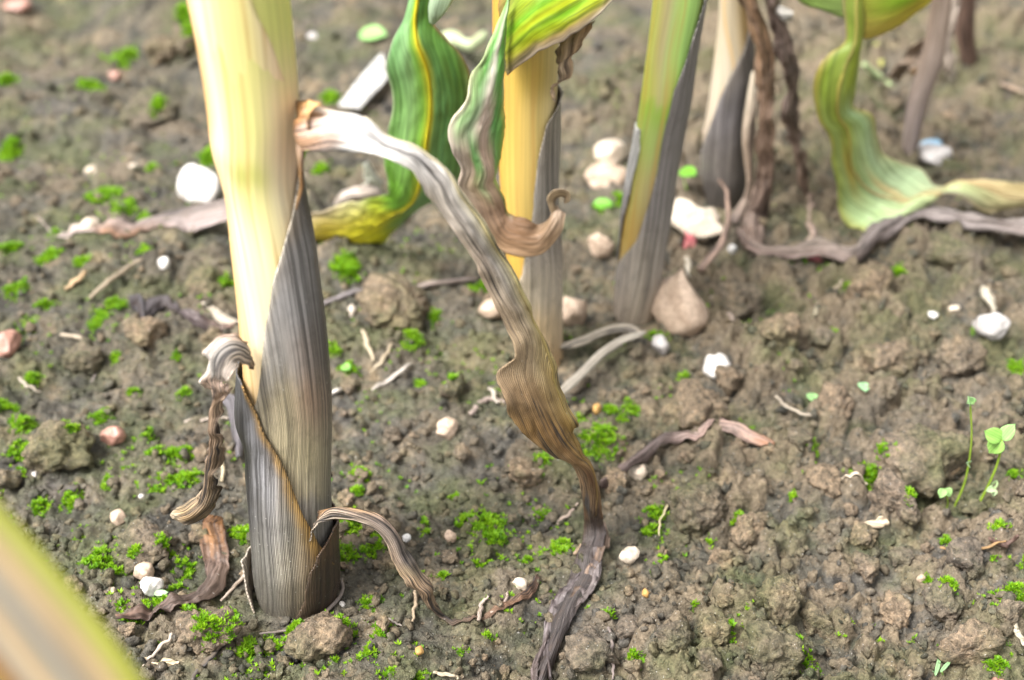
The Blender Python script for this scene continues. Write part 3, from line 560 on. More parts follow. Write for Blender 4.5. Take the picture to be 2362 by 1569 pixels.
# ------------------------------------------------------------------ yellow stalk behind
S2 = Stalk([(0, 1136, 1290), (90, 1136, 1290), (170, 1140, 1287), (250, 1148, 1285), (400, 1152, 1283), (490, 1160, 1284), (600, 1168, 1292), (700, 1186, 1293), (780, 1200, 1293), (850, 1206, 1292), (880, 1210, 1288)], .492, top=.52, lean=-.004)
plant2 = empty('maize_plant', S2.base, 'yellow maize stalk with green blade and browned hanging leaf behind the arching dead leaf', 'maize plant')
oy = (.66, .33, .06)
S2.solid('stem', None, 870, M['stem'], grad2(S2.keys([(-950, cs(oy, (.651, .410, .087), (.634, .459, .124), (.528, .426, .174))), (60, cs(oy, (.634, .426, .093), (.651, .492, .136), (.528, .443, .223))), (150, cs(oy, (.634, .426, .093), (.493, .361, .074), (.484, .410, .223))), (230, cs(oy, (.669, .451, .112), (.669, .508, .174), (.546, .476, .285))), (450, cs((.651, .377, .074), (.704, .492, .136), (.686, .525, .174), (.528, .410, .186))), (580, cs((.634, .361, .062), (.669, .443, .099), (.598, .394, .124))), (660, cs((.528, .295, .074), (.440, .279, .099))), (850, cs((.352, .205, .074), (.352, .230, .099)))]), jag=.008), plant2, zbot=-.006, nt=48)
a2 = S2.ang
S2.sheath('leaf_sheath', [(205, -.5, .12), (260, -1.6, a2(260, 1255)), (340, -2, a2(340, 1236)), (440, -2, a2(440, 1226)), (520, -2, a2(520, 1216)), (600, -2, a2(600, 1208)), (650, -2, a2(640, 1190)), (700, -2, 3.0), (800, -2, 3.1), (885, -2, 3.1)], M['grey'],
    grad2([(0, cs((.600, .469, .333), (.300, .270, .230))), (.3, cs((.600, .525, .422), (.450, .412, .358), (.255, .234, .211))), (.45, cs((.690, .596, .486), (.540, .469, .397), (.360, .312, .269))), (.6, cs((.600, .469, .282), (.600, .511, .384), (.690, .596, .474))), (.75, cs((.450, .369, .230), (.660, .483, .269), (.690, .540, .358))), (.9, cs((.390, .284, .166), (.690, .440, .192), (.690, .469, .256))), (1, cs((.300, .213, .128), (.540, .327, .166), (.450, .284, .154)))], jag=.03), plant2, off=.0010, seed=51, label='grey beige sheath split open along the stem')
vl = [(1172, -120, 1178, -120, .472, .472, 0), (1170, 0, 1176, 0, .470, .470, .001), (1142, 78, 1168, 62, .467, .470, .002), (1115, 125, 1163, 130, .465, .471, .003), (1089, 180, 1161, 200, .463, .472, .004), (1066, 240, 1160, 262, .461, .472, .004), (1036, 298, 1158, 312, .458, .472, .003), (1040, 345, 1156, 350, .458, .472, .003), (1063, 388, 1150, 392, .460, .471, .004), (1056, 430, 1146, 414, .460, .470, .004),
      (1081, 467, 1158, 445, .461, .470, .004), (1114, 522, 1165, 484, .462, .469, .003), (1147, 571, 1186, 497, .462, .467, .002), (1200, 592, 1212, 502, .460, .465, .002), (1247, 587, 1240, 519, .460, .466, .003), (1275, 565, 1264, 507, .461, .467, .004), (1299, 528, 1276, 485, .463, .468, .003), (1304, 492, 1284, 474, .465, .469, .001)]
gL, wL, bL = (.15, .42, .09), (.739, .669, .581), (.352, .229, .150)
strip('leaf', vl, M['striped'], grad2([(0, [(0, gL), (.5, (.264, .422, .176)), (1, (.440, .440, .176))]), (.30, [(0, (.440, .528, .264)), (.2, gL), (.40, wL), (.55, gL), (.85, (.176, .370, .088)), (1, (.546, .546, .317))]), (.44, [(0, (.581, .528, .396)), (.1, (.264, .440, .176)), (.28, (.352, .484, .282)), (.40, (.634, .510, .422)), (.62, (.563, .440, .352)), (.72, (.141, .370, .106)), (.9, (.176, .405, .088)), (1, (.528, .493, .088))]),
    (.555, [(0, (.546, .458, .387)), (.25, (.405, .317, .229)), (.32, (.158, .387, .106)), (.42, (.264, .440, .176)), (.5, (.528, .387, .299)), (.75, (.493, .370, .264)), (.82, (.194, .405, .123)), (.95, (.264, .440, .088)), (1, (.528, .493, .088))]), (.64, [(0, (.493, .396, .317)), (.35, (.387, .290, .176)), (.48, (.317, .387, .194)), (.6, (.405, .282, .194)), (.82, (.440, .334, .220)), (.92, (.264, .422, .123)), (1, (.422, .440, .141))]),
    (.72, [(0, (.300, .209, .145)), (.5, bL), (.85, (.235, .148, .087)), (.95, (.195, .222, .046)), (1, (.260, .185, .093))]), (.82, [(0, (.312, .197, .110)), (.5, (.235, .136, .075)), (1, (.169, .092, .046))]), (.93, [(0, (.326, .216, .128)), (.4, (.195, .123, .070)), (1, (.300, .203, .128))]), (1, [(0, (.326, .234, .157)), (1, (.404, .308, .232))])], jag=.012, seed=3),
    plant2, nu=30, nv=170, ruffle=.0012, rfreq=16, crinkle=.0006, corr=.0004, seed=35, label='striped green and white leaf turning brown and curling at its tip')
strip('leaf_curl', [(1274, 498, 1290, 488, .467, .468, 0), (1266, 478, 1282, 474, .466, .468, .001), (1262, 458, 1280, 464, .464, .468, .001), (1276, 440, 1284, 456, .462, .468, .001), (1296, 436, 1298, 452, .461, .468, .001), (1312, 444, 1306, 456, .462, .468, .001), (1315, 462, 1304, 460, .463, .469, .001), (1304, 470, 1300, 464, .465, .469, 0)], M['brown'], const((.40, .30, .19)), plant2, nu=8, nv=50, seed=36, crinkle=.0004)
bl = [(1168, 175, 1150, 0, .474, .480, .001), (1185, 160, 1168, -20, .470, .478, .002), (1220, 133, 1205, -55, .466, .478, .004), (1255, 112, 1250, -90, .463, .478, .005), (1300, 90, 1300, -120, .460, .477, .005), (1345, 66, 1350, -145, .458, .476, .005), (1385, 36, 1400, -160, .457, .475, .005), (1410, 2, 1445, -165, .457, .474, .004), (1445, -60, 1480, -170, .457, .473, .003), (1500, -140, 1510, -180, .458, .472, .0)]
g1, y1_ = (.131, .328, .012), (.410, .451, .016)
strip('leaf', bl, M['green'], grad2([(0, [(0, (.295, .213, .156)), (.2, (.344, .295, .041)), (.5, g1), (.8, (.328, .246, .082)), (1, (.410, .246, .082))]), (.25, [(0, (.369, .295, .230)), (.1, (.279, .197, .066)), (.16, y1_), (.28, (.246, .394, .016)), (.36, y1_), (.46, g1), (.6, (.328, .410, .016)), (1, g1)]), (.5, [(0, (.377, .295, .246)), (.09, (.279, .197, .066)), (.14, y1_), (.26, g1), (.36, y1_), (.48, g1), (.6, (.262, .410, .016)), (1, g1)]),
    (.75, [(0, (.451, .377, .312)), (.07, (.295, .230, .082)), (.15, y1_), (.3, (.246, .394, .016)), (.5, g1), (.7, y1_), (1, g1)]), (1, [(0, (.410, .344, .164)), (.3, y1_), (1, g1)])], jag=.0), plant2, nu=40, nv=80, ruffle=.0015, rfreq=8, crinkle=.0006, seed=45, label='green and yellow streaked blade with brown lower edge')
strip('leaf', [(1285, 90, 1372, 48, .480, .476, .002), (1287, 120, 1352, 84, .480, .475, .003), (1284, 150, 1340, 112, .480, .476, .003), (1290, 175, 1322, 140, .479, .476, .003), (1284, 195, 1318, 165, .480, .477, .002), (1276, 220, 1292, 200, .480, .478, .001), (1272, 232, 1276, 226, .480, .479, 0)], M['brown'], grad2([(0, cs((.10, .07, .03), (.3, .2, .1), (.22, .13, .05))), (.6, cs((.16, .12, .08), (.42, .32, .23), (.4, .28, .18))), (1, cs((.5, .38, .28), (.42, .3, .2)))]), plant2, nu=18, nv=60, ruffle=.002, rfreq=14, crinkle=.0012, corr=.0006, seed=46, label='torn brown shred of dry leaf')
# broad green leaf, out of the same plant's upper node and down to the soil
gl = [(1210, -420, 1170, -470, .500, .490, 0), (1130, -400, 1100, -500, .505, .488, .002), (1040, -260, 1060, -380, .508, .492, .003), (960, -90, 1012, -100, .510, .500, .004), (942, 0, 1002, -5, .512, .506, .004), (930, 45, 998, 50, .513, .508, .004), (904, 94, 1025, 86, .512, .508, .004), (893, 135, 1063, 124, .512, .508, .003), (898, 184, 1085, 176, .514, .510, .003), (906, 245, 1086, 245, .516, .513, .003), (893, 306, 1082, 320, .519, .518, .004), (886, 388, 1066, 404, .524, .526, .005), (897, 438, 1012, 462, .533, .538, .005),
      (876, 446, 955, 490, .546, .552, .006), (828, 457, 905, 537, .560, .572, .006), (775, 470, 858, 584, .568, .585, .004), (742, 484, 800, 562, .572, .590, .004), (712, 494, 712, 572, .576, .594, .003), (680, 512, 680, 555, .580, .596, 0)]
d1, d2, ym = (.13, .32, .06), (.20, .42, .16), (.72, .64, .03)
strip('leaf', gl, M['green'], grad2([(0, [(0, d1), (.45, d1), (.52, ym), (.58, d2), (1, d2)]), (.34, [(0, (.3, .3, .22)), (.06, d2), (.3, (.30, .52, .22)), (.40, (.24, .48, .06)), (.56, ym), (.62, (.12, .26, .06)), (.96, d1), (1, (.32, .25, .14))]), (.48, [(0, (.34, .32, .24)), (.06, (.16, .34, .08)), (.25, (.30, .52, .18)), (.40, (.22, .46, .05)), (.50, ym), (.55, (.14, .30, .10)), (.9, (.10, .24, .06)), (1, (.3, .25, .12))]),
    (.68, [(0, (.3, .32, .2)), (.06, (.18, .42, .03)), (.32, (.22, .48, .05)), (.46, ym), (.5, (.2, .38, .16)), (1, d2)]), (.76, [(0, (.3, .42, .04)), (.35, (.5, .5, .03)), (.5, (.62, .56, .03)), (.7, (.3, .42, .06)), (1, d2)]), (.84, [(0, (.66, .62, .3)), (.4, (.82, .74, .05)), (.7, (.72, .68, .03)), (1, (.56, .60, .03))]), (.93, [(0, (.52, .42, .28)), (.3, (.74, .60, .10)), (.6, (.78, .66, .03)), (1, (.64, .55, .02))]), (1, [(0, (.4, .3, .2)), (1, (.4, .28, .05))])], jag=.02, seed=9),
    plant2, nu=36, nv=150, ruffle=.0018, rfreq=14, crinkle=.0006, corr=.0003, seed=55, rest=True, midrib=([(.02, .5), (.34, .53), (.48, .49), (.68, .45), (.78, .5), (.9, .5)], .0012, .0005, const((.66, .58, .03))), label='broad green leaf with yellow midrib and yellow tip on the soil')
strip('leaf_fold', [(1000, -50, 1062, -60, .504, .496, .002), (990, 0, 1044, 0, .504, .496, .003), (988, 28, 1022, 35, .505, .498, .002), (991, 52, 1000, 58, .506, .504, 0)], M['green'], const((.40, .52, .34)), plant2, nu=12, nv=24, seed=56)

# ------------------------------------------------------------------ green stalk further along the row
S3 = Stalk([(0, 1507, 1626), (98, 1496, 1606), (229, 1478, 1588), (327, 1464, 1568), (408, 1449, 1554), (490, 1437, 1543), (640, 1424, 1522), (745, 1424, 1503), (775, 1428, 1498)], .528, top=.5, lean=.006)
plant3 = empty('maize_plant', S3.base, 'light green maize stalk with slanting grey sheath standing next to the tan triangular stone', 'maize plant')
lg = (.34, .56, .15)
S3.solid('stem', None, 770, M['stem'], grad2(S3.keys([(-950, cs((.45, .50, .06), (.44, .40, .2), lg, lg, lg)), (100, cs((.50, .55, .08), (.46, .38, .2), lg, lg, (.34, .5, .12))), (210, cs((.50, .56, .06), (.46, .42, .18), (.36, .54, .08), (.40, .54, .1))), (235, cs((.38, .52, .06), (.30, .44, .08), (.26, .50, .05), (.34, .52, .1))), (300, cs((.40, .50, .10), (.38, .48, .14), (.40, .46, .16), (.46, .4, .2))), (420, cs((.48, .44, .10), (.48, .40, .2), (.4, .3, .18))), (520, cs((.5, .34, .08), (.4, .3, .18))), (700, cs((.3, .25, .2), (.3, .25, .2)))]), jag=.008), plant3, zbot=-.006, nt=48)
a3 = S3.ang
S3.sheath('leaf_sheath', [(-260, -.8, .1), (0, -1.6, a3(0, 1612)), (60, -1.8, a3(60, 1592)), (114, -2, a3(114, 1574)), (184, -2, a3(184, 1547)), (265, -2, a3(265, 1528)), (367, -2, a3(367, 1511)), (449, -2, a3(449, 1489)), (531, -2, a3(531, 1466)), (600, -2, 2.7), (700, -2, 3.), (775, -2, 3.)], M['grey'],
    grad2([(0, cs((.210, .199, .185), (.300, .284, .264))), (.4, cs((.300, .277, .264), (.225, .206, .198))), (.62, cs((.450, .398, .343), (.375, .341, .330), (.300, .277, .251))), (.8, cs((.480, .426, .383), (.540, .469, .383), (.330, .298, .264))), (.93, cs((.450, .369, .290), (.570, .469, .356), (.360, .256, .172))), (1, cs((.360, .284, .211), (.300, .185, .119), (.150, .099, .066)))], jag=.04), plant3, off=.0009, seed=61, label='grey sheath slanting across the right of the stalk')
S3.sheath('leaf_sheath', [(288, 2.62, 3.4), (330, 2.5, 3.6), (400, 2.5, 3.8), (450, 2.65, 3.9), (520, 2.85, 4.), (600, 3.1, 4.)], M['dry'], grad2([(0, cs((.8, .78, .74), (.8, .78, .74))), (.35, cs((.66, .64, .62), (.62, .6, .58))), (.5, cs((.4, .37, .36), (.4, .37, .36))), (1, cs((.3, .27, .24), (.36, .3, .26)))]), plant3, off=.0007, flare=.0, rough=.0001, seed=62, nv=60, label='torn white edge of an outer sheath')

# ------------------------------------------------------------------ withered stalk with twisted leaves
S4 = Stalk([(0, 1660, 1722), (53, 1658, 1726), (143, 1648, 1738), (184, 1643, 1737), (245, 1635, 1727), (310, 1622, 1720), (347, 1622, 1717), (408, 1627, 1714), (470, 1640, 1704), (495, 1645, 1700)], .637, top=.5, lean=.008)
plant4 = empty('maize_plant', S4.base, 'withered grey maize stalk with twisted brown leaves hanging from it', 'maize plant')
S4.solid('stem', None, 490, M['stem'], grad2([(0, cs((.370, .302, .204), (.407, .338, .224), (.333, .259, .136))), (S4.keys([(60, 0)])[0][0], cs((.488, .418, .299), (.414, .338, .224), (.370, .216, .041))), (S4.keys([(180, 0)])[0][0], cs((.548, .475, .367), (.488, .418, .313), (.148, .130, .109))), (S4.keys([(330, 0)])[0][0], cs((.444, .360, .272), (.222, .180, .136))), (1, cs((.222, .180, .136), (.148, .122, .102)))], jag=.01), plant4, zbot=-.006, nt=40)
a4 = S4.ang
S4.sheath('leaf_sheath', [(60, -1.2, a4(60, 1716)), (100, -2, a4(100, 1704)), (160, -2, a4(160, 1676)), (230, -2, a4(230, 1655)), (300, -2, a4(300, 1632)), (360, -2, 3.), (420, -2, 3.1), (492, -2, 3.1)], M['grey'], grad2([(0, cs((.625, .528, .414), (.175, .156, .149))), (.4, cs((.275, .252, .253), (.225, .204, .207), (.062, .054, .052))), (.7, cs((.250, .222, .201), (.237, .210, .190), (.112, .096, .086))), (.85, cs((.125, .110, .101), (.138, .120, .109))), (1, cs((.088, .072, .063), (.088, .072, .063)))], jag=.05), plant4, off=.0009, seed=71, label='dark grey sheath on the withered stalk')
bz = grad2([(0, cs((.34, .27, .2), (.22, .14, .09))), (.25, cs((.26, .16, .09), (.16, .09, .05))), (.5, cs((.30, .2, .14), (.2, .13, .09))), (.75, cs((.26, .19, .15), (.16, .11, .09))), (1, cs((.2, .14, .11), (.18, .13, .1)))], jag=.06)
strip('leaf', [(1700, -180, 1740, -190, .62, .62, 0), (1690, -60, 1740, -70, .615, .612, .002), (1704, 0, 1745, -5, .612, .61, .003), (1728, 70, 1765, 60, .61, .608, .004), (1742, 140, 1782, 135, .61, .606, .004), (1742, 210, 1786, 210, .61, .606, .004), (1748, 280, 1788, 285, .612, .606, .004), (1746, 360, 1786, 360, .614, .608, .004), (1738, 430, 1782, 430, .616, .612, .004), (1716, 500, 1768, 505, .618, .614, .004), (1716, 560, 1762, 560, -.012, -.010, .003), (1750, 598, 1780, 580, -.005, -.006, 0)], M['brown'], bz, plant4, nu=18, nv=120, ruffle=.003, rfreq=24, crinkle=.002, corr=.0008, seed=72, rest=True, label='rusty brown twisted leaf hanging to the ground')
strip('leaf', [(1730, -150, 1780, -160, .62, .622, 0), (1752, -40, 1800, -50, .622, .62, .003), (1772, 30, 1800, 20, .624, .622, .004), (1786, 85, 1822, 80, .626, .622, .004), (1800, 140, 1836, 130, .628, .624, .005), (1822, 190, 1840, 180, .63, .626, .005), (1805, 235, 1840, 235, .632, .628, .005), (1808, 285, 1842, 275, .634, .63, .004), (1822, 330, 1846, 325, .636, .632, .004), (1838, 380, 1860, 372, .638, .634, .003), (1848, 440, 1862, 436, .64, .638, .002), (1852, 500, 1864, 495, .642, .64, .001), (1868, 540, 1876, 534, -.012, -.012, 0), (1876, 580, 1882, 578, -.004, -.004, 0)], M['brown'], grad2([(0, cs((.2, .14, .12), (.16, .11, .09))), (.4, cs((.22, .16, .13), (.12, .085, .07))), (.6, cs((.34, .24, .18), (.2, .13, .1))), (1, cs((.34, .26, .2), (.3, .22, .18)))], jag=.08), plant4, nu=16, nv=140, ruffle=.0035, rfreq=40, crinkle=.0025, corr=.001, seed=73, rest=True, label='crinkled dark brown leaf tapering to a thread')
strip('leaf', [(1735, 165, 1752, 160, .615, .612, 0), (1722, 230, 1748, 230, .612, .61, .002), (1712, 300, 1740, 300, .61, .608, .003), (1716, 360, 1738, 362, .61, .61, .002), (1722, 420, 1735, 425, .612, .612, .002), (1710, 460, 1728, 470, .612, .612, .002), (1680, 505, 1700, 515, -.014, -.012, .001), (1668, 525, 1676, 530, -.006, -.006, 0)], M['dry'], grad2([(0, cs((.6, .52, .4), (.5, .42, .32))), (.5, cs((.5, .38, .28), (.36, .26, .2))), (1, cs((.42, .33, .28), (.36, .28, .24)))]), plant4, nu=12, nv=60, ruffle=.0015, seed=74, rest=True)
strip('leaf_scrap', [(1778, 12, 1800, 10, .624, .622, 0), (1796, 12, 1806, 48, .622, .620, .003), (1830, 26, 1826, 46, .621, .620, .001)], M['dry'], const((.62, .58, .53)), plant4, nu=10, nv=20, ruffle=.001, seed=75)
tube('dry_root', [GP(1606, 408, .03), GP(1640, 450, .022), GP(1668, 520, .014), GP(1662, 580, .008), GP(1615, 628, .002)], [.0009, .0008, .001, .0016, .0022], M['brown'], (.32, .22, .17), plant4, seed=76, jit=.002)

# ------------------------------------------------------------------ green leaf plant at the right with a far withered stalk
S5 = Stalk([(-200, 2175, 2215), (0, 2150, 2195), (70, 2140, 2188), (150, 2122, 2172), (230, 2098, 2142), (300, 2088, 2124), (370, 2082, 2114), (400, 2082, 2112)], .69, top=.42, lean=.01)
plant5 = empty('maize_plant', S5.base, 'thin withered maize stalk with a green leaf bending onto the soil', 'maize plant')
S5.solid('stem', None, 395, M['straw'], grad2([(0, cs((.4, .36, .34), (.5, .46, .44), (.3, .26, .24))), (.55, cs((.4, .36, .36), (.56, .53, .52), (.3, .26, .24))), (.75, cs((.3, .22, .17), (.36, .28, .23), (.25, .18, .14))), (1, cs((.28, .23, .22), (.32, .27, .26), (.2, .16, .15)))], jag=.05), plant5, zbot=-.008, nt=32, nv=90, rough=.001)
r5 = [(2195, -250, 2200, -190, .69, .685, 0), (2110, -270, 2150, -200, .66, .655, .002), (2010, -210, 2070, -170, .625, .62, .004), (1948, -90, 2010, -80, .607, .605, .005), (1944, 0, 2000, 0, .603, .60, .005), (1951, 60, 1996, 60, .60, .598, .005), (1948, 98, 1990, 95, .598, .597, .005), (1912, 124, 1985, 130, .593, .597, .004), (1887, 165, 1979, 168, .589, .597, .004), (1878, 220, 1973, 210, .588, .598, .004), (1890, 278, 1970, 245, .590, .601, .003), (1911, 318, 2012, 264, .594, .606, .002), (1922, 385, 2028, 318, .597, .612, .002), (1936, 432, 2040, 356, .600, .618, .002),
      (1940, 482, 2080, 374, -.016, .625, .002), (1964, 524, 2125, 391, -.007, .63, .003), (2018, 534, 2152, 424, -.008, -.022, .003), (2070, 506, 2180, 426, -.014, -.022, .004), (2131, 482, 2215, 418, -.014, -.026, .004), (2172, 452, 2260, 413, -.022, -.028, .003), (2214, 455, 2300, 417, -.022, -.026, .002), (2262, 489, 2362, 424, -.012, -.022, .003), (2320, 485, 2430, 432, -.010, -.016, .003), (2420, 470, 2500, 440, -.006, -.010, 0)]
pg, og = (.337, .480, .231), (.320, .356, .044)
strip('leaf', r5, M['green'], grad2([(0, cs(og, og, (.400, .374, .089))), (.30, [(0, (.400, .320, .178)), (.2, (.267, .337, .054)), (.7, (.302, .374, .054)), (1, (.489, .400, .124))]), (.44, [(0, (.356, .285, .054)), (.15, (.231, .320, .035)), (.5, (.320, .391, .071)), (.75, (.285, .356, .026)), (1, (.267, .337, .054))]), (.52, [(0, (.356, .320, .054)), (.1, (.320, .409, .107)), (.38, (.320, .374, .044)), (.5, (.302, .391, .107)), (.75, pg), (1, (.400, .356, .107))]),
    (.60, [(0, (.320, .374, .071)), (.15, (.374, .445, .142)), (.25, (.445, .320, .044)), (.34, (.356, .445, .142)), (.7, (.409, .534, .302)), (1, (.400, .409, .178))]), (.70, [(0, (.374, .374, .089)), (.1, (.374, .498, .231)), (.48, (.409, .515, .267)), (.55, (.534, .391, .178)), (.62, (.426, .534, .302)), (.95, (.409, .515, .302)), (1, (.445, .374, .222))]), (.80, [(0, (.320, .267, .178)), (.2, (.391, .463, .231)), (.52, (.445, .463, .222)), (.62, (.552, .409, .196)), (.8, (.534, .409, .222)), (1, (.445, .391, .222))]),
    (.9, [(0, (.320, .249, .142)), (.4, (.445, .391, .196)), (.6, (.552, .445, .231)), (1, (.534, .400, .178))]), (1, [(0, (.400, .320, .178)), (1, (.534, .400, .196))])], jag=.01, seed=4), plant5, nu=34, nv=150, ruffle=.0018, rfreq=13, crinkle=.0006, seed=81, rest=True, midrib=([(.05, .6), (.3, .62), (.5, .42), (.6, .3), (.68, .45), (.76, .55), (.98, .6)], .0013, .0007, grad2([(0, [(0, (.42, .42, .10))]), (.55, [(0, (.42, .36, .08))]), (.68, [(0, (.52, .37, .18))]), (1, [(0, (.60, .46, .24))])])), label='yellow green leaf with a tan midrib lying over the soil')
strip('leaf', [(1990, -120, 1986, 40, .604, .604, .002), (2000, -120, 1992, 88, .604, .602, .004), (2050, -130, 2046, 76, .606, .60, .006), (2100, -140, 2098, 44, .608, .60, .006), (2150, -150, 2148, 0, .61, .602, .005), (2200, -170, 2205, -90, .612, .606, .003), (2260, -210, 2262, -200, .615, .612, 0)], M['green'], grad2([(0, cs((.3, .42, .03), (.55, .42, .1))), (.4, [(0, (.22, .42, .02)), (.7, (.24, .44, .02)), (.85, (.45, .36, .04)), (1, (.5, .42, .05))]), (1, cs((.3, .46, .03), (.42, .46, .03)))]), plant5, nu=24, nv=50, ruffle=.001, seed=82, label='bright green blade hanging into view')
strip('leaf', [(1800, -90, 1800, -60, .64, .64, 0), (1835, -100, 1842, 4, .635, .628, .003), (1890, -110, 1892, 22, .63, .622, .004), (1950, -120, 1952, 42, .62, .612, .004), (2000, -120, 2000, 20, .612, .608, .002)], M['green'], grad2([(0, cs((.3, .5, .05), (.3, .46, .1))), (1, cs((.3, .5, .06), (.42, .56, .2)))]), plant5, nu=18, nv=40, ruffle=.001, seed=83)
S6 = Stalk([(-200, 2215, 2262), (0, 2206, 2250), (60, 2202, 2246), (110, 2212, 2250), (165, 2224, 2258), (185, 2228, 2262)], .815, top=.36, lean=.01)
plant6 = empty('maize_plant', S6.base, 'dark brown rotten maize stump standing far behind the green leaf', 'maize plant')
S6.solid('stem', None, 180, M['brown'], grad2([(0, cs((.24, .14, .1), (.12, .06, .04))), (1, cs((.2, .13, .10), (.08, .045, .03)))], jag=.05), plant6, zbot=-.02, nt=32, nv=80, rough=.0016)
strip('leaf', [(2185, -100, 2215, -110, .80, .80, 0), (2172, 20, 2212, 20, .795, .79, .003), (2160, 80, 2196, 90, .79, .79, .003), (2166, 140, 2200, 150, .79, .79, .003), (2170, 165, 2185, 172, .79, .79, 0)], M['brown'], const((.40, .33, .27)), plant6, nu=12, nv=50, ruffle=.003, rfreq=14, crinkle=.002, seed=85)
strip('leaf', [(2150, 75, 2160, 60, .70, .70, 0), (2100, 110, 2130, 130, .705, .70, .003), (2066, 150, 2100, 165, .71, .70, .003), (2050, 175, 2070, 185, -.01, -.01, 0)], M['dry'], const((.36, .27, .2)), plant5, nu=12, nv=40, ruffle=.003, rfreq=12, crinkle=.002, seed=86, rest=True)

# ------------------------------------------------------------------ plant beside the camera whose leaf crosses the corner
base7 = np.array([-.215, .10, 0.])
plant7 = empty('maize_plant', base7, 'maize plant whose drooping yellow and brown streaked leaf crosses close in front, out of focus', 'maize plant')
tube('stem', [base7+(0, 0, -.01), base7+(.001, 0, .12), base7+(.004, .001, .25), base7+(.006, .002, .40)], [.014, .013, .0125, .012], M['stem'], (.55, .5, .2), plant7, nseg=32, n=60, wob=.04)
C7 = [(*(base7+(.005, -.004, .335)), .024)]
st7 = []
def leaf7():
    pts = [(np.array([-.212, .102, .330]), .020), (np.array([-.188, .112, .338]), .028), (PD(-820, 560, .22), .027), (PD(-500, 930, .212), .028), (PD(-165, 1318, .205), .029), (PD(170, 1752, .20), .029), (PD(440, 2250, .20), .026), (PD(640, 2800, .21), .020), (PD(760, 3300, .23), .008)]
    T = spline([np.r_[p, w] for p, w in pts], 110); C = T[:, :3]; w = T[:, 3:4]
    tan = np.gradient(C, axis=0); tan /= np.linalg.norm(tan, axis=1)[:, None]
    view = np.array([0, 0, CAM_H])-C; view /= np.linalg.norm(view, axis=1)[:, None]; view = view*.6+np.array([.0, .0, .7])
    D = np.cross(tan, view); D /= np.linalg.norm(D, axis=1)[:, None]
    N = np.cross(D, tan)
    u = np.linspace(0, 1, 36)[None, :]; v = np.linspace(0, 1, 110)[:, None]
    off = .003*np.abs(2*u-1)+.0012*np.abs(2*u-1)**2*vn(v*14, (u > .5)*5., seed=4)
    if (N*view).sum() < 0: N = -N
    S = C[:, None]+D[:, None]*((u-.5)*w)[..., None]+N[:, None]*off[..., None]
    du = np.gradient(S, axis=1); dv = np.gradient(S, axis=0); NN = np.cross(du, dv); NN /= np.linalg.norm(NN, axis=2)[..., None]
    Vt, F, n = shell(S, NN, .0005)
    ln = np.r_[0, np.cumsum(np.linalg.norm(np.diff(C, axis=0), axis=1))][:, None]
    uv = np.stack([(u-.5)*w*100+50, ln*100+0*u], -1).reshape(-1, 2)
    gy, tn, gr_, orr, yy = (.202, .216, .014), (.288, .202, .101), (.180, .158, .119), (.238, .122, .036), (.374, .374, .009)
    lst = [(0, gy), (.09, (.202, .202, .022)), (.14, (.288, .209, .086)), (.2, tn), (.30, gr_), (.36, (.202, .173, .122)), (.42, tn), (.48, gr_), (.53, orr), (.58, (.238, .137, .043)), (.64, yy), (.9, (.324, .324, .014)), (1, gy)]
    c = np.clip(grad2([(0, lst), (1, lst)])(*np.broadcast_arrays(u, v)), 0, 1).reshape(-1, 3)
    return link('leaf', mesh_np('leaf', Vt-base7, F, np.concatenate([uv, uv]), np.concatenate([c, c])), M['striped'], plant7)
LEAF7 = leaf7()

# ------------------------------------------------------------------ dead leaves and straws lying about
def gst(rows, w0, w1=None, lift=.002, bow=.002):
    """stations for something lying on the soil from centre points; widths in picture units"""
    out = []; n = len(rows)
    for i, (x, y) in enumerate(rows):
        x0, y0 = rows[max(i-1, 0)]; x1, y1 = rows[min(i+1, n-1)]
        dx, dy = x1-x0, y1-y0; L = math.hypot(dx, dy); t = i/(n-1); w = (w0 if w1 is None else w0+(w1-w0)*t)*(0.35 if i in (0, n-1) else 1)/2
        nx, ny = dy/L, -dx/L
        out.append((x+nx*w, y+ny*w, x-nx*w, y-ny*w, -lift, -lift, bow))
    return out
def litter(name, st, mat, colf, label, cat, group=None, **k):
    k.setdefault('rest', True); o = strip(name, st, M[mat], colf, None, **k); return tag(o, label, cat, group)
litter('dead_leaf', [(82, 497, 88, 506, -.004, -.004, 0), (118, 538, 132, 558, -.003, -.003, .001), (192, 558, 186, 576, -.003, -.003, .002), (255, 546, 245, 570, -.004, -.004, .003), (294, 527, 285, 567, -.008, -.006, .003), (339, 506, 350, 547, -.012, -.006, .002), (392, 486, 420, 547, -.018, -.008, -.002), (449, 473, 462, 527, -.022, -.014, -.002), (522, 461, 528, 507, -.024, -.018, 0), (600, 456, 605, 500, -.020, -.012, 0), (660, 470, 662, 490, -.010, -.008, 0)], 'dry',
       grad2([(0, cs((.46, .38, .32), (.5, .42, .36))), (.3, cs((.52, .42, .37), (.50, .40, .36))), (.36, cs((.42, .32, .28), (.34, .17, .08))), (.42, cs((.30, .24, .22), (.26, .13, .06))), (.6, cs((.24, .2, .18), (.42, .34, .32))), (1, cs((.3, .25, .22), (.45, .37, .34)))], jag=.02), 'pale brown dead leaf lying across the soil behind the stalk and below the white stone', 'dead leaf', nu=18, nv=110, ruffle=.0012, rfreq=12, seed=91)
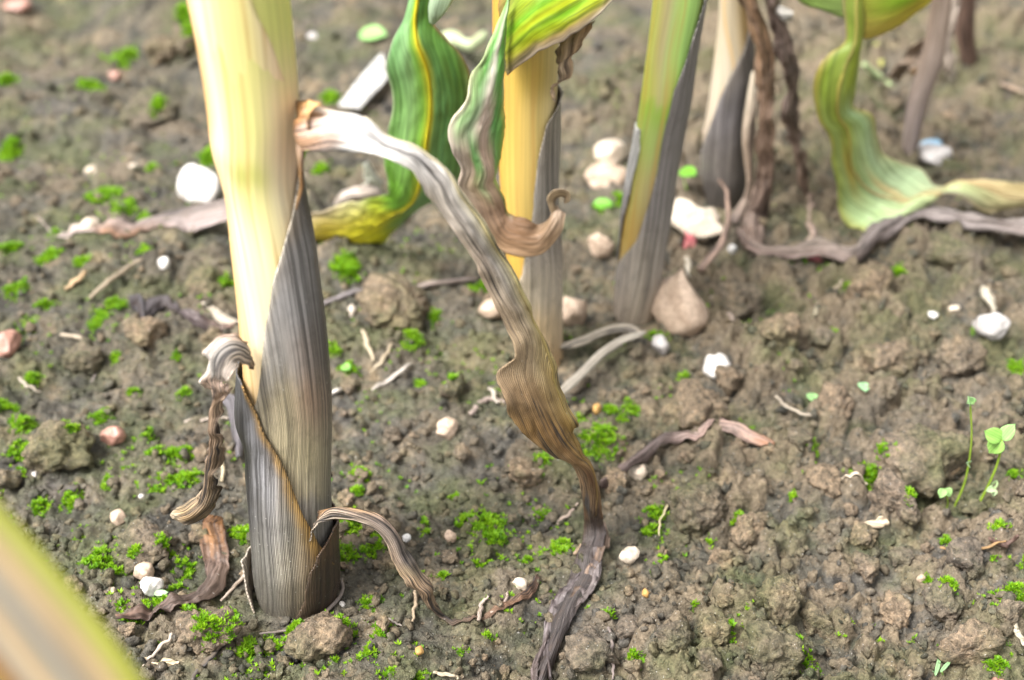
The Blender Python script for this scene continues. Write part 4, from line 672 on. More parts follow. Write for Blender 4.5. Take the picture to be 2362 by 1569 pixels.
litter('dead_leaf', [(478, 1186, 510, 1192, -.010, -.010, 0), (460, 1214, 518, 1214, -.006, -.008, .003), (460, 1268, 527, 1268, -.004, -.006, -.003), (480, 1318, 528, 1308, -.004, -.006, .003), (466, 1362, 512, 1356, -.004, -.006, .004), (430, 1398, 470, 1404, -.004, -.005, .004), (370, 1430, 400, 1446, -.004, -.004, .003), (318, 1452, 335, 1468, -.004, -.004, .002), (280, 1474, 284, 1482, -.004, -.004, 0)], 'brown',
       grad2([(0, cs((.074, .031, .012), (.161, .074, .025))), (.15, cs((.124, .068, .037), (.211, .105, .043), (.074, .037, .019))), (.35, cs((.161, .105, .081), (.136, .093, .074), (.161, .112, .087))), (.6, cs((.136, .093, .074), (.093, .068, .056), (.124, .087, .068))), (.8, cs((.124, .081, .062), (.087, .062, .053))), (1, cs((.136, .081, .056), (.087, .050, .037)))], jag=.05), 'purple brown dead leaf curving over the soil left of the main stalk', 'dead leaf', nu=20, nv=120, ruffle=.002, rfreq=16, crinkle=.0012, corr=.0009, seed=92, clear=.003)
litter('dead_leaf', gst([(1385, 1122), (1430, 1092), (1480, 1055), (1530, 1018), (1580, 1008), (1620, 1012), (1650, 985), (1690, 988), (1730, 1010), (1785, 1032)], 22, 24, .005, .003), 'brown', grad2([(0, cs((.14, .1, .09), (.1, .07, .06))), (.4, cs((.10, .08, .08), (.12, .09, .08))), (.6, cs((.42, .32, .27), (.30, .2, .17))), (.8, cs((.30, .2, .16), (.36, .26, .22))), (1, cs((.22, .1, .05), (.26, .13, .07)))], jag=.06), 'thin purplish twisted dead leaf beside the tip of the arching leaf', 'dead leaf', nu=12, nv=110, ruffle=.0018, rfreq=20, crinkle=.001, seed=93)
litter('dead_leaf', gst([(1700, 545), (1760, 585), (1830, 582), (1900, 578), (1960, 588), (2010, 548), (2060, 520), (2110, 498), (2170, 500), (2240, 512), (2310, 522), (2400, 532), (2500, 540)], 30, 34, .010, .004), 'brown', grad2([(0, cs((.2, .15, .12), (.16, .11, .09))), (.25, cs((.30, .25, .2), (.18, .13, .11))), (.42, cs((.19, .165, .155), (.15, .12, .11))), (.6, cs((.32, .28, .26), (.19, .16, .15))), (1, cs((.26, .22, .2), (.2, .16, .14)))], jag=.05), 'long grey brown dead leaf lying under the tip of the green leaf', 'dead leaf', nu=14, nv=130, ruffle=.0025, rfreq=16, crinkle=.0016, seed=94)
litter('dead_leaf', gst([(300, 700), (325, 702), (335, 745), (350, 715), (385, 700), (410, 735), (450, 760), (500, 765), (560, 768)], 34, 16, .008, .004), 'brown', grad2([(0, cs((.075, .07, .075), (.05, .045, .05))), (.5, cs((.08, .07, .075), (.06, .05, .05))), (.75, cs((.10, .08, .08), (.07, .05, .05))), (1, cs((.2, .12, .08), (.12, .07, .05)))]), 'blackened crumpled scrap of leaf left of the main stalk', 'dead leaf', nu=14, nv=90, ruffle=.003, rfreq=18, crinkle=.002, seed=95)
litter('dead_leaf', gst([(470, 715), (505, 735), (545, 752), (590, 770)], 16, 20, .010, .002), 'straw', const((.48, .42, .34)), 'pale flat straw poking out behind the main stalk', 'straw', nu=8, nv=40, seed=96)
litter('dead_leaf', gst([(1292, 802), (1340, 790), (1385, 770), (1420, 760), (1455, 760), (1485, 775)], 18, 15, .008, .002), 'dry', const((.44, .38, .30)), 'upper arm of a forked grey straw at the foot of the green stalk', 'straw', nu=8, nv=60, seed=97)
litter('dead_leaf', gst([(1488, 772), (1430, 790), (1385, 820), (1345, 858), (1310, 892), (1280, 915)], 15, 22, .010, .002), 'dry', const((.46, .41, .34)), 'lower arm of a forked grey straw at the foot of the yellow stalk', 'straw', nu=8, nv=60, seed=98)
litter('straw_strip', [(882, 124, 782, 244, -.006, -.004, .001), (886, 140, 800, 246, -.007, -.005, .002), (892, 160, 815, 248, -.007, -.005, .001), (896, 180, 830, 252, -.006, -.004, 0)], 'dry', const((.82, .80, .76)), 'broad bleached white strip of straw lying on the soil', 'straw', nu=40, nv=14, crinkle=.0003, th=.0012, seed=99)
litter('dead_leaf', [(838, 380, 850, 372, -.03, -.03, 0), (838, 410, 866, 392, -.022, -.022, .003), (848, 440, 880, 420, -.014, -.012, .003), (862, 452, 884, 446, -.006, -.006, 0)], 'dry', const((.60, .62, .52)), 'small whitish green curled leaf scrap left of the broad green leaf', 'dead leaf', nu=12, nv=30, ruffle=.002, seed=100)
litter('dead_leaf', [(770, 462, 772, 480, -.012, -.008, 0), (800, 436, 806, 470, -.016, -.010, .003), (850, 428, 856, 462, -.018, -.01, .003), (880, 440, 884, 460, -.012, -.008, 0)], 'dry', const((.52, .44, .38)), 'pale brown curled scrap resting on the yellow leaf tip', 'dead leaf', nu=12, nv=30, ruffle=.002, seed=101)
litter('dead_leaf', gst([(500, 920), (535, 925), (548, 985), (552, 1060)], 40, 30, .006, .002), 'dry', const((.17, .155, .165)), 'grey papery leaf strip standing behind the foot of the main stalk', 'dead leaf', nu=10, nv=40, seed=102)
for i_, (pts_, w_, c_, lab_) in enumerate([
    ([(1392, 1215), (1398, 1250), (1380, 1300), (1350, 1345), (1312, 1400)], 20, (.16, .11, .08), 'dark brown shred hanging along the withered leaf tip'),
    ([(1340, 1330), (1295, 1385), (1268, 1440), (1262, 1500), (1270, 1569)], 24, (.12, .10, .10), 'grey rotten leaf shred on the soil below the withered leaf tip'),
    ([(1370, 1290), (1368, 1340), (1340, 1390), (1300, 1420)], 30, (.15, .125, .12), 'wide grey papery shred at the foot of the arching leaf'),
    ([(1262, 1480), (1240, 1520), (1232, 1560), (1245, 1600)], 18, (.11, .085, .08), 'thin black brown shred on the front soil')]):
    litter('dead_leaf', gst(pts_, w_, w_*.7, .003, .002), 'brown', grad2([(0, cs(c_, tuple(k*.6 for k in c_))), (.5, cs(tuple(k*.7 for k in c_), tuple(k*1.4 for k in c_))), (1, cs(c_, tuple(k*.6 for k in c_)))], jag=.08), lab_, 'dead leaf', nu=12, nv=70, ruffle=.0022, rfreq=16, crinkle=.0014, corr=.0008, seed=140+i_, clear=.0026)
STR = [  # points, width, colour, label
    ([(175, 690), (152, 672), (185, 645), (198, 628)][1:], 13, (.55, .38, .22), 'tan straw chip on mossy soil above the pink stone'),
    ([(205, 695), (260, 650), (300, 620), (328, 602)], 14, (.30, .24, .17), 'dull brown stick on mossy soil at the left'),
    ([(140, 780), (170, 786), (205, 795)], 12, (.48, .40, .30), 'short pale straw right of the pink stone'),
    ([(238, 808), (225, 850), (210, 888)], 8, (.16, .14, .13), 'thin dark twig between mossy clods'),
    ([(45, 880), (70, 902), (95, 915)], 9, (.46, .4, .32), 'short straw lying below the pink stone'),
    ([(500, 1000), (512, 1060), (516, 1120)], 12, (.60, .50, .34), 'pale yellow straw standing behind the shrivelled curled leaf'),
    ([(425, 975), (480, 972), (545, 968)], 9, (.5, .42, .36), 'thin pale straw lying behind the shrivelled curled leaf'),
    ([(604, 1278), (580, 1310), (555, 1350), (525, 1378), (508, 1392)], 9, (.42, .34, .28), 'thin curved straw leaning on the purple brown leaf'),
    ([(402, 1474), (372, 1502), (350, 1526), (330, 1546)], 9, (.55, .46, .38), 'whitish brown bent straw below the purple brown leaf'),
    ([(518, 1488), (485, 1520), (460, 1548), (440, 1575)], 12, (.10, .09, .085), 'blackish twig between two mossy clods'),
    ([(790, 1342), (793, 1372), (762, 1410), (722, 1437), (692, 1460), (646, 1463), (604, 1471)], 9, (.24, .20, .18), 'thin grey rootlet curling around the foot of the main stalk'),
    ([(960, 1368), (958, 1400), (956, 1445)], 9, (.42, .32, .22), 'upright brown straw under the small bowed leaf'),
    ([(880, 1425), (905, 1437), (930, 1450)], 7, (.3, .26, .23), 'short grey fibre below the small bowed leaf'),
    ([(860, 908), (900, 885), (930, 860), (948, 845)], 13, (.50, .45, .40), 'pale grey straw pointing up right behind the main stalk'),
    ([(752, 922), (775, 912), (790, 905)], 13, (.60, .56, .5), 'short white straw touching the main stalk'),
    ([(838, 765), (848, 800), (862, 835)], 12, (.50, .42, .30), 'upright tan straw in the soil right of the main stalk'),
    ([(855, 870), (880, 840), (905, 800)], 12, (.46, .38, .27), 'tan straw crossing behind the upright straw'),
    ([(805, 728), (812, 715), (814, 740)], 14, (.6, .52, .44), 'small pale chip of straw right of the main stalk'),
    ([(700, 720), (760, 700), (810, 680), (850, 672)], 16, (.20, .18, .19), 'dark grey leaf strip on soil behind the main stalk'),
    ([(920, 680), (1000, 662), (1060, 655), (1105, 648)], 16, (.26, .21, .19), 'brown leaf strip reaching to the arching leaf'),
    ([(1545, 1152), (1530, 1190), (1516, 1246)], 6, (.56, .48, .30), 'thin yellow straw leaning beside the angular clod'),
    ([(1285, 1215), (1310, 1190), (1335, 1165)], 10, (.40, .31, .26), 'short brown straw left of the arching leaf tip'),
    ([(1325, 1285), (1350, 1255), (1378, 1225)], 13, (.40, .29, .2), 'brown straw crossing the withered leaf tip'),
    ([(1785, 925), (1810, 945), (1860, 965), (1872, 972)], 10, (.46, .40, .32), 'pale club ended twig on soil near the green cotyledon'),
    ([(2100, 1140), (2150, 1118), (2215, 1085)], 9, (.26, .17, .09), 'brown twig leaning beside the clover stems'),
    ([(2170, 1270), (2230, 1280), (2300, 1262), (2320, 1255)], 9, (.36, .22, .10), 'rusty brown twig below the clover'),
    ([(2330, 1440), (2345, 1470), (2362, 1500)], 17, (.56, .50, .38), 'pale fat straw near the big moss cushion'),
    ([(1775, 1350), (1778, 1375), (1782, 1395)], 5, (.5, .45, .36), 'tiny upright pale straw among brown clods'),
    ([(2265, 675), (2280, 700), (2292, 730)], 26, (.55, .50, .40), 'stubby pale straw stump above the grey stone'),
    ([(1895, 700), (1920, 680), (1940, 655)], 9, (.4, .33, .24), 'thin tan straw lying below the long dead leaf'),
    ([(1870, 745), (1880, 725), (1885, 700)], 9, (.42, .38, .27), 'short upright straw below the long dead leaf'),
    ([(1400, 1450), (1410, 1500), (1415, 1575)], 9, (.22, .18, .17), 'thin dark stem lying right of the withered leaf tip'),
    ([(1100, 1440), (1110, 1410), (1128, 1385)], 12, (.42, .34, .29), 'pale crumpled shred at the tip of the small bowed leaf'),
    ([(1135, 1420), (1165, 1395), (1172, 1370)], 8, (.36, .28, .24), 'thin brown shred at the tip of the small bowed leaf'),
    ([(1990, 155), (2030, 185), (2085, 235)], 20, (.40, .52, .26), 'pale green stalk piece lying behind the green leaf'),
    ([(2020, 110), (2028, 130), (2032, 160)], 16, (.42, .42, .12), 'small yellowish shred behind the green leaf'),
    ([(2300, 190), (2330, 205), (2372, 225)], 12, (.46, .34, .25), 'tan straw near the dark rotten stump'),
    ([(1000, 1558), (1030, 1564), (1060, 1572)], 10, (.6, .5, .36), 'short cream straw at the mossy front soil'),
    ([(1585, 600), (1588, 620), (1586, 645)], 14, (.60, .54, .44), 'upright cream chip behind the tan triangular stone'),
    ([(1690, 745), (1660, 700), (1640, 690)], 12, (.42, .34, .29), 'withered shred right of the tan triangular stone'),
    ([(1085, 960), (1125, 930), (1165, 935)], 16, (.34, .27, .24), 'purplish leaf shred left of the brown leaf bulge'),
    ([(1130, 905), (1140, 920), (1150, 940)], 12, (.5, .44, .38), 'pale chip left of the brown leaf bulge'),
    ([(2280, 1245), (2320, 1262), (2350, 1240)], 16, (.12, .07, .06), 'dark curled bark scrap below the clover'),
]
for i, (pts, w, c, lab) in enumerate(STR):
    P = []
    for x, y in pts:
        P.append(GP(x, y, .0012+.0006*(i % 3)))
    d = depth_of(P[0]); r = w*.5*d/FPX
    o = tube('straw' if c[0] > .25 else 'twig', P, [r*.7, r, r*.9, r*.5], M['straw'], c, None, nseg=8, n=26, seed=200+i, jit=.0006)
    tag(o, lab, 'straw' if c[0] > .25 else 'twig', 'straws and twigs scattered on the soil')

# ------------------------------------------------------------------ stones and clods
import bmesh
def ico(sub):
    bm = bmesh.new(); bmesh.ops.create_icosphere(bm, subdivisions=sub, radius=1)
    V = np.array([v.co[:] for v in bm.verts]); F = np.array([[v.index for v in f.verts] for f in bm.faces]); bm.free(); return V, F
ICO2, ICO3, ICO4, ICO5 = ico(2), ico(3), ico(4), ico(5)
def rock_mesh(name, seed, rough=.25, facets=6, sub=ICO4, fine=.03):
    r = np.random.default_rng(seed); V, F = sub; P = V.copy()
    for _ in range(facets):
        n = r.normal(size=3); n /= np.linalg.norm(n); d = r.uniform(.55, .85)
        t = P@n; P = P-np.maximum(t-d, 0)[:, None]*n*.85
    k = 1+rough*fbm(V[:, 0]*1.4+seed, V[:, 1]*1.4, V[:, 2]*1.4, oct=3, seed=seed)+fine*fbm(V[:, 0]*7, V[:, 1]*7+seed, V[:, 2]*7, oct=3, seed=seed+3, gain=.65)
    return mesh_np(name, P*k[:, None], F)
STEMS = [(s.base[0], s.base[1], .016) for s in (S1, S2, S3, S4, S5, S6)]
def place(o, px, py, wpx, hpx, rz=0., sink=.3, tall=.75, pt=None):
    p = GP(px, py+.22*hpx) if pt is None else pt
    d = depth_of(p); sx = wpx*.5*d/FPX; sz = hpx*.5*d/FPX
    el = math.atan2(CAM_H-p[2], p[1]); sy = sx*.85; zz = max(sz*tall/max(math.cos(el), .5), sx*.35)
    o.scale = (sx, sy, zz); o.rotation_euler = (0, 0, rz)
    o.location = (p[0], p[1]+sy*.15, float(GH(p[0], p[1])[0])+zz*(1-2*sink))
STONES = [
    (469, 436, 108, 104, 'white_stone', 'large bright white rounded stone beside the main stalk', 2),
    (22, 800, 72, 66, 'pink_stone', 'smooth pink brown stone lying on the soil beside a moss tuft', 3),
    (380, 610, 34, 30, 'white_stone', 'small white pebble below the pale brown dead leaf', 4),
    (1653, 846, 66, 70, 'white_stone', 'white pebble with a grey underside on the clods right of the forked straw', 5),
    (1522, 802, 52, 48, 'grey_stone', 'pale grey pebble half buried under a moss patch', 6),
    (2277, 778, 82, 62, 'grey_stone', 'grey white flat pebble standing right of the row', 7),
    (1405, 372, 80, 66, 'cream_stone', 'cream blocky stone left of the green stalk', 8),
    (1562, 700, 150, 190, 'tan_stone', 'large tan triangular stone at the foot of the green stalk', 9),
    (352, 1358, 54, 48, 'white_stone', 'white angular pebble near the purple brown leaf', 10),
    (336, 1327, 54, 42, 'tan_stone', 'rounded tan pebble touching the white angular pebble', 11),
    (1450, 1285, 52, 40, 'cream_stone', 'cream angular pebble right of the withered leaf tip', 12),
    (1376, 936, 28, 24, 'amber_stone', 'small amber pebble right of the brown leaf bulge', 13),
    (272, 1197, 40, 34, 'tan_stone', 'small round tan pebble left of the hanging leaf tip', 14),
    (262, 1012, 58, 46, 'pink_stone', 'dull pinkish pebble pressed into mossy soil', 15),
    (265, 175, 32, 26, 'pink_stone', 'small blurred pink pebble below a moss tuft', 16),
    (45, 22, 60, 36, 'pink_stone', 'reddish brown stone on the far soil', 17),
    (210, 392, 34, 24, 'cream_stone', 'small cream chip of stone on dark soil', 18),
    (306, 385, 26, 22, 'cream_stone', 'tiny cream pebble on dark soil', 19),
    (205, 520, 46, 36, 'cream_stone', 'cream pebble above the pale brown dead leaf', 20),
    (2152, 728, 26, 16, 'white_stone', 'tiny white chip in front of a pale bead', 21),
    (2200, 712, 28, 20, 'cream_stone', 'tiny pale round bead of grit', 22),
    (2150, 372, 90, 50, 'grey_stone', 'pale stone at the foot of the thin withered stalk', 23),
    (1688, 580, 22, 26, 'white_stone', 'tiny white crumb beside the long dead leaf', 24),
    (1880, 600, 40, 30, 'rose', 'pink red scrap under the long dead leaf', 25),
    (1610, 515, 120, 70, 'cream_stone', 'knobbly cream root piece near the withered stalk', 26),
    (1572, 505, 56, 64, 'cream_stone', 'cream knob leaning on the knobbly root piece', 27),
    (1592, 552, 34, 56, 'rose', 'pink tipped shoot under the knobbly root piece', 28),
    (1135, 715, 70, 46, 'tan_stone', 'orange tan flat stone behind the arching leaf', 29),
    (1320, 725, 80, 96, 'tan_stone', 'dull block of tan stone right of the yellow stalk', 30),
    (1382, 590, 60, 66, 'tan_stone', 'dull tan upright stone behind the yellow stalk', 31),
    (1400, 412, 110, 50, 'tan_stone', 'flat brown stone below the cream blocky stone', 32),
    (82, 1098, 18, 13, 'white_stone', 'tiny white grit grain by a moss tuft', 33), (327, 1146, 14, 12, 'white_stone', 'tiny white grain below a moss patch', 34),
    (263, 1368, 14, 18, 'cream_stone', 'tiny cream seed left of the white angular pebble', 35), (790, 1395, 14, 14, 'white_stone', 'tiny white grain right of the foot of the main stalk', 36),
    (1030, 985, 60, 50, 'tan_stone', 'rounded tan pebble behind the arching leaf', 37), (1470, 1090, 46, 36, 'cream_stone', 'pale brown pebble near the thin purplish leaf', 38),
    (2148, 335, 52, 26, 'blue', 'small pale blue plastic scrap near the thin withered stalk', 39),
    (2095, 185, 34, 46, 'amber_stone', 'yellow fruit scrap behind the green leaf', 40),
    (1200, 1350, 36, 26, 'cream_stone', 'small pale elongated pebble right of the bowed leaf tip', 41),
    (968, 1510, 26, 16, 'amber_stone', 'small orange tan chip on the front soil', 42), (1040, 1240, 30, 30, 'tan_stone', 'tan grain beside a broad moss patch', 43),
    (1560, 965, 22, 16, 'tan_stone', 'small tan grain right of the brown leaf bulge', 44), (1490, 1370, 22, 18, 'amber_stone', 'small amber grain right of the withered leaf tip', 45),
    (2125, 1335, 22, 18, 'tan_stone', 'small tan grain near a moss sprig', 46), (2310, 1560, 44, 40, 'pink_stone', 'dull red pebble by mossy front soil', 47),
    (720, 80, 26, 20, 'grey_stone', 'small far grey pebble above the arching leaf', 48), (740, 1200, 7, 6, 'white_stone', 'tiny white grain beside the base', 49),
]
for x, y, w, h, mt, lab, sd in STONES:
    kind = 'root_piece' if 'root' in lab or 'knob ' in lab or 'shoot' in lab else ('litter_scrap' if 'scrap' in lab else ('seed' if 'seed' in lab else ('stone' if w > 45 else 'pebble')))
    o = link(kind, rock_mesh(kind, 1000+sd, rough=.16 if 'knob' not in lab else .4, facets=5 if w > 30 else 3, sub=ICO4 if w > 30 else ICO3, fine=.012), M[mt])
    place(o, x, y, w*.5*2, h, rz=sd*1.3, sink=.18, tall=.8)
    tag(o, lab, kind.replace('_', ' '))
# triangular stone: taper it to a rounded point
for o in COL.objects:
    if o.get('label', '').startswith('large tan triangular'):
        for v in o.data.vertices:
            k = 1-.62*max(0, min(1, (v.co.z+.35)/1.35)); v.co.x = v.co.x*k-.18*max(0, v.co.z); v.co.y *= k
BIG = [  # clods
    (352, 255, 130, 80, 'blurred clod at the near rim of the dark hollow'), (452, 190, 80, 70, 'blurred clod at the far rim of the dark hollow beside the stalk'), (385, 140, 90, 60, 'blurred clod behind the dark hollow'),  # clods added round the hollow to throw shade into it
    # one can point at: px, py, w, h, label
    (1600, 1168, 125, 110, 'angular brown clod beside the thin leaning yellow straw'), (2058, 1160, 105, 100, 'brown clod in front of the dark hollow by the clover'), (1610, 925, 160, 120, 'big rounded clod under the white pebble'),
    (2140, 1030, 190, 150, 'large dark grey brown clod left of the clover'), (2205, 845, 100, 90, 'olive brown clod below the grey white flat pebble'), (740, 1480, 150, 100, 'cracked reddish clod in front of the main stalk'),
    (475, 1462, 125, 80, 'rounded clod topped with moss in the front left'), (2065, 1412, 75, 62, 'squarish brown clod on the crumbly front soil'), (2175, 1392, 90, 70, 'knobbly clod above a moss sprig'),
    (2240, 1490, 120, 90, 'broad brown clod on the front right soil'), (1780, 1500, 130, 100, 'broad reddish clod on the front soil'), (1800, 1395, 110, 90, 'humped brown clod among small crumbs'),
    (135, 1035, 150, 110, 'smooth rounded clod ringed with moss on the left'), (900, 700, 170, 110, 'broad blurred clod right of the main stalk'), (1720, 1225, 80, 70, 'tan clod with a small one against it'),
    (195, 830, 90, 80, 'round dull clod below the short pale straw'), (340, 770, 90, 70, 'crumbly clod under the blackened leaf scrap'), (1045, 900, 80, 66, 'rounded clod behind the arching leaf'),
    (2000, 660, 110, 90, 'olive clod under the long dead leaf'), (2190, 590, 120, 80, 'big crumbly clod behind the pebbles'), (1930, 930, 90, 80, 'grey clod left of the green cotyledon'), (330, 1262, 130, 80, 'long low clod above the tan pebble'),
    (1680, 870, 60, 66, 'small round olive clod right of the white pebble'), (1650, 1450, 80, 66, 'flat oval clod beside dark cracks'), (1550, 1470, 76, 60, 'low clod in the front soil'), (1880, 1440, 80, 70, 'reddish clod with a crumbly crown'),
    (1990, 1240, 70, 60, 'small brown clod near a pale husk'), (2330, 1410, 60, 50, 'clod at the edge of the big moss cushion'), (1700, 700, 110, 90, 'crumbly olive clod right of the tan triangular stone'), (1800, 760, 100, 80, 'low olive clod between two pebbles'),
    (2050, 800, 120, 90, 'wide olive clod left of the grey white flat pebble'), (1420, 1110, 60, 50, 'small clod right of the arching leaf'), (480, 640, 100, 80, 'rounded dull clod touching the main stalk behind'), (1150, 700, 60, 60, 'blurred clod behind the arching leaf middle'),
]
LAND = [(x, y, lab) for x, y, w, h, mt, lab, sd in STONES if w > 20]+[(x, y, lab) for x, y, w, h, lab in BIG]+[(p_[len(p_)//2][0], p_[len(p_)//2][1], lab) for p_, w_, c_, lab in STR]
def beside(px, py, head, reach, generic):
    d, lab = min((math.hypot(px-a_, py-b_), l_) for a_, b_, l_ in LAND)
    if d > reach: return generic
    w = lab.split()
    for stop in ('on', 'beside', 'below', 'lying', 'right', 'left', 'at', 'with', 'near', 'behind', 'under', 'in', 'above', 'among', 'between', 'touching', 'standing', 'half', 'pressed', 'topped', 'pointing', 'leaning', 'reaching', 'crossing', 'poking', 'sprouting', 'curling', 'by', 'of', 'against'):
        if stop in w[2:]: w = w[:w.index(stop, 2)]
    return head+' beside the '+' '.join(w)
CLOD_MESH = [rock_mesh('clod', 3000+i, rough=.38, facets=4, sub=ICO5 if i < 8 else ICO4, fine=.085) for i in range(22)]
BIGC = []
for i, (x, y, w, h, lab) in enumerate(BIG):
    o = link('soil_clod', CLOD_MESH[i % 8], M['clod']); place(o, x, y, w, h, rz=i*2.1, sink=.34, tall=.8); tag(o, lab, 'soil clod')
    cr, sr = math.cos(i*2.1), math.sin(i*2.1); BIGC.append((o, cr, sr))
nplaced = 0
taken = [(x, y, max(w, h)*.6) for x, y, w, h, _ in BIG]+[(x, y, max(w, h)*.6) for x, y, w, h, *_ in STONES]
while nplaced < 250:
    py_ = 60+1530*random.random()**.8; px_ = -20+2400*random.random()
    k = .35+.65*float(sstep(600, 1500, px_+.25*(py_-700)))
    if random.random() > k: continue
    w = 18+66*random.random()**2.4; w *= (.5+.55*py_/1569)*(1.55 if px_ > 1300 and py_ > 900 else 1)
    if any((px_-a)**2+(py_-b)**2 < (r+w*.5)**2 for a, b, r in taken): continue
    p = GP(px_, py_)
    if any((p[0]-a)**2+(p[1]-b)**2 < (r+.004)**2 for a, b, r in STEMS): continue
    taken.append((px_, py_, w*.45))
    o = link('soil_clod', CLOD_MESH[8+nplaced % 14], M['clod']); place(o, px_, py_, w, w*(.6+.35*random.random()), rz=random.random()*6.28, sink=.24, pt=p)
    tag(o, beside(px_, py_, 'small rough brown lump of soil', 95, 'small rough brown lump of soil lying loose among crumbs'), 'soil clod', 'loose small soil clods'); nplaced += 1
# crumbs: too many to count
n_cr = 6500
pxs = rng.uniform(-80, 2440, n_cr); pys = 30+1580*rng.random(n_cr)**.7
cx = np.array([PZ(a_, b_, 0) for a_, b_ in zip(pxs, pys)]); ch = GH(cx[:, 0], cx[:, 1])
cs_ = (.0006+.0026*rng.random(n_cr)**3)*(1+.5*(cx[:, 1] > .6))
cvar = [ICO2[0]*(1+.55*vn(ICO2[0][:, 0]*2+i*1.7, ICO2[0][:, 1]*2, ICO2[0][:, 2]*2, seed=5)[:, None])*np.array([1, .8, .55]) for i in range(16)]
crot = [np.linalg.qr(rng.normal(size=(3, 3)))[0] for i in range(40)]
VV = np.array([cvar[i % 16]@crot[(i*7) % 40] for i in range(n_cr)])*cs_[:, None, None]+np.stack([cx[:, 0], cx[:, 1], ch+cs_*.3], -1)[:, None, :]
FF = ICO2[1][None]+(np.arange(n_cr)*len(ICO2[0]))[:, None, None]
VV = VV.reshape(-1, 3); FF = FF.reshape(-1, 3)
crumbs = link('soil_crumbs', mesh_np('soil_crumbs', VV, FF, smooth=False, extra={'tint': np.repeat(rng.random(n_cr)**1.5, len(ICO2[0]))}), M['soil'])
tag(crumbs, 'fine crumbs of soil and grit strewn over the ground', 'soil crumbs', None, 'stuff')

# ------------------------------------------------------------------ moss
def moss_mesh(name, pts, org, seed=0, size=.0013):
    r = np.random.default_rng(seed); n = len(pts); nb = 7
    ang = r.uniform(0, 6.28, (n, 1))+np.arange(nb)[None, :]*6.28/nb+r.normal(0, .2, (n, nb))
    el = r.uniform(.25, 1.15, (n, nb)); L = size*r.uniform(.7, 1.4, (n, 1))*r.uniform(.75, 1.2, (n, nb))
    d = np.stack([np.cos(ang)*np.cos(el), np.sin(ang)*np.cos(el), np.sin(el)], -1)
    side = np.stack([-np.sin(ang), np.cos(ang), 0*ang], -1)
    b = pts[:, None, :]+0*d
    mid = b+d*(L*.5)[..., None]; tip = b+d*L[..., None]+np.array([0, 0, 1])*(L*.12)[..., None]
    w = (L*.20)[..., None]
    V = np.stack([b, mid+side*w, tip, mid-side*w], 2).reshape(-1, 3)
    F = np.arange(len(V)).reshape(-1, 4)
    t = np.clip(r.random((n, 1))*.75+r.random((n, nb))*.25, 0, 1)[..., None]
    ca, cb = np.array([.085, .25, .006]), np.array([.30, .50, .012])
    c = ca*(1-t)+cb*t
    c4 = np.repeat(c[:, :, None, :], 4, 2).copy(); c4[:, :, 0] *= .7; c4[:, :, 2] = np.minimum(c4[:, :, 2]*1.15, 1)
    return mesh_np(name, V-org, F, None, c4.reshape(-1, 3), smooth=False)
from mathutils.bvhtree import BVHTree
CL_BVH = [(o_, BVHTree.FromPolygons([(v.co.x*o_.scale[0]*c_-v.co.y*o_.scale[1]*s_+o_.location.x, v.co.x*o_.scale[0]*s_+v.co.y*o_.scale[1]*c_+o_.location.y, v.co.z*o_.scale[2]+o_.location.z) for v in o_.data.vertices], [tuple(p_.vertices) for p_ in o_.data.polygons])) for o_, c_, s_ in BIGC]
def surf(x, y):                                 # top of the soil or of a clod lying on it
    z = GH(x, y)
    for o_, bv in CL_BVH:
        R_ = max(o_.scale[0], o_.scale[1])*1.5
        for k in np.nonzero((np.abs(x-o_.location.x) < R_) & (np.abs(y-o_.location.y) < R_))[0]:
            hit = bv.ray_cast(Vector((x[k], y[k], .2)), Vector((0, 0, -1)))
            if hit[0] is not None: z[k] = max(z[k], hit[0].z)
    return z
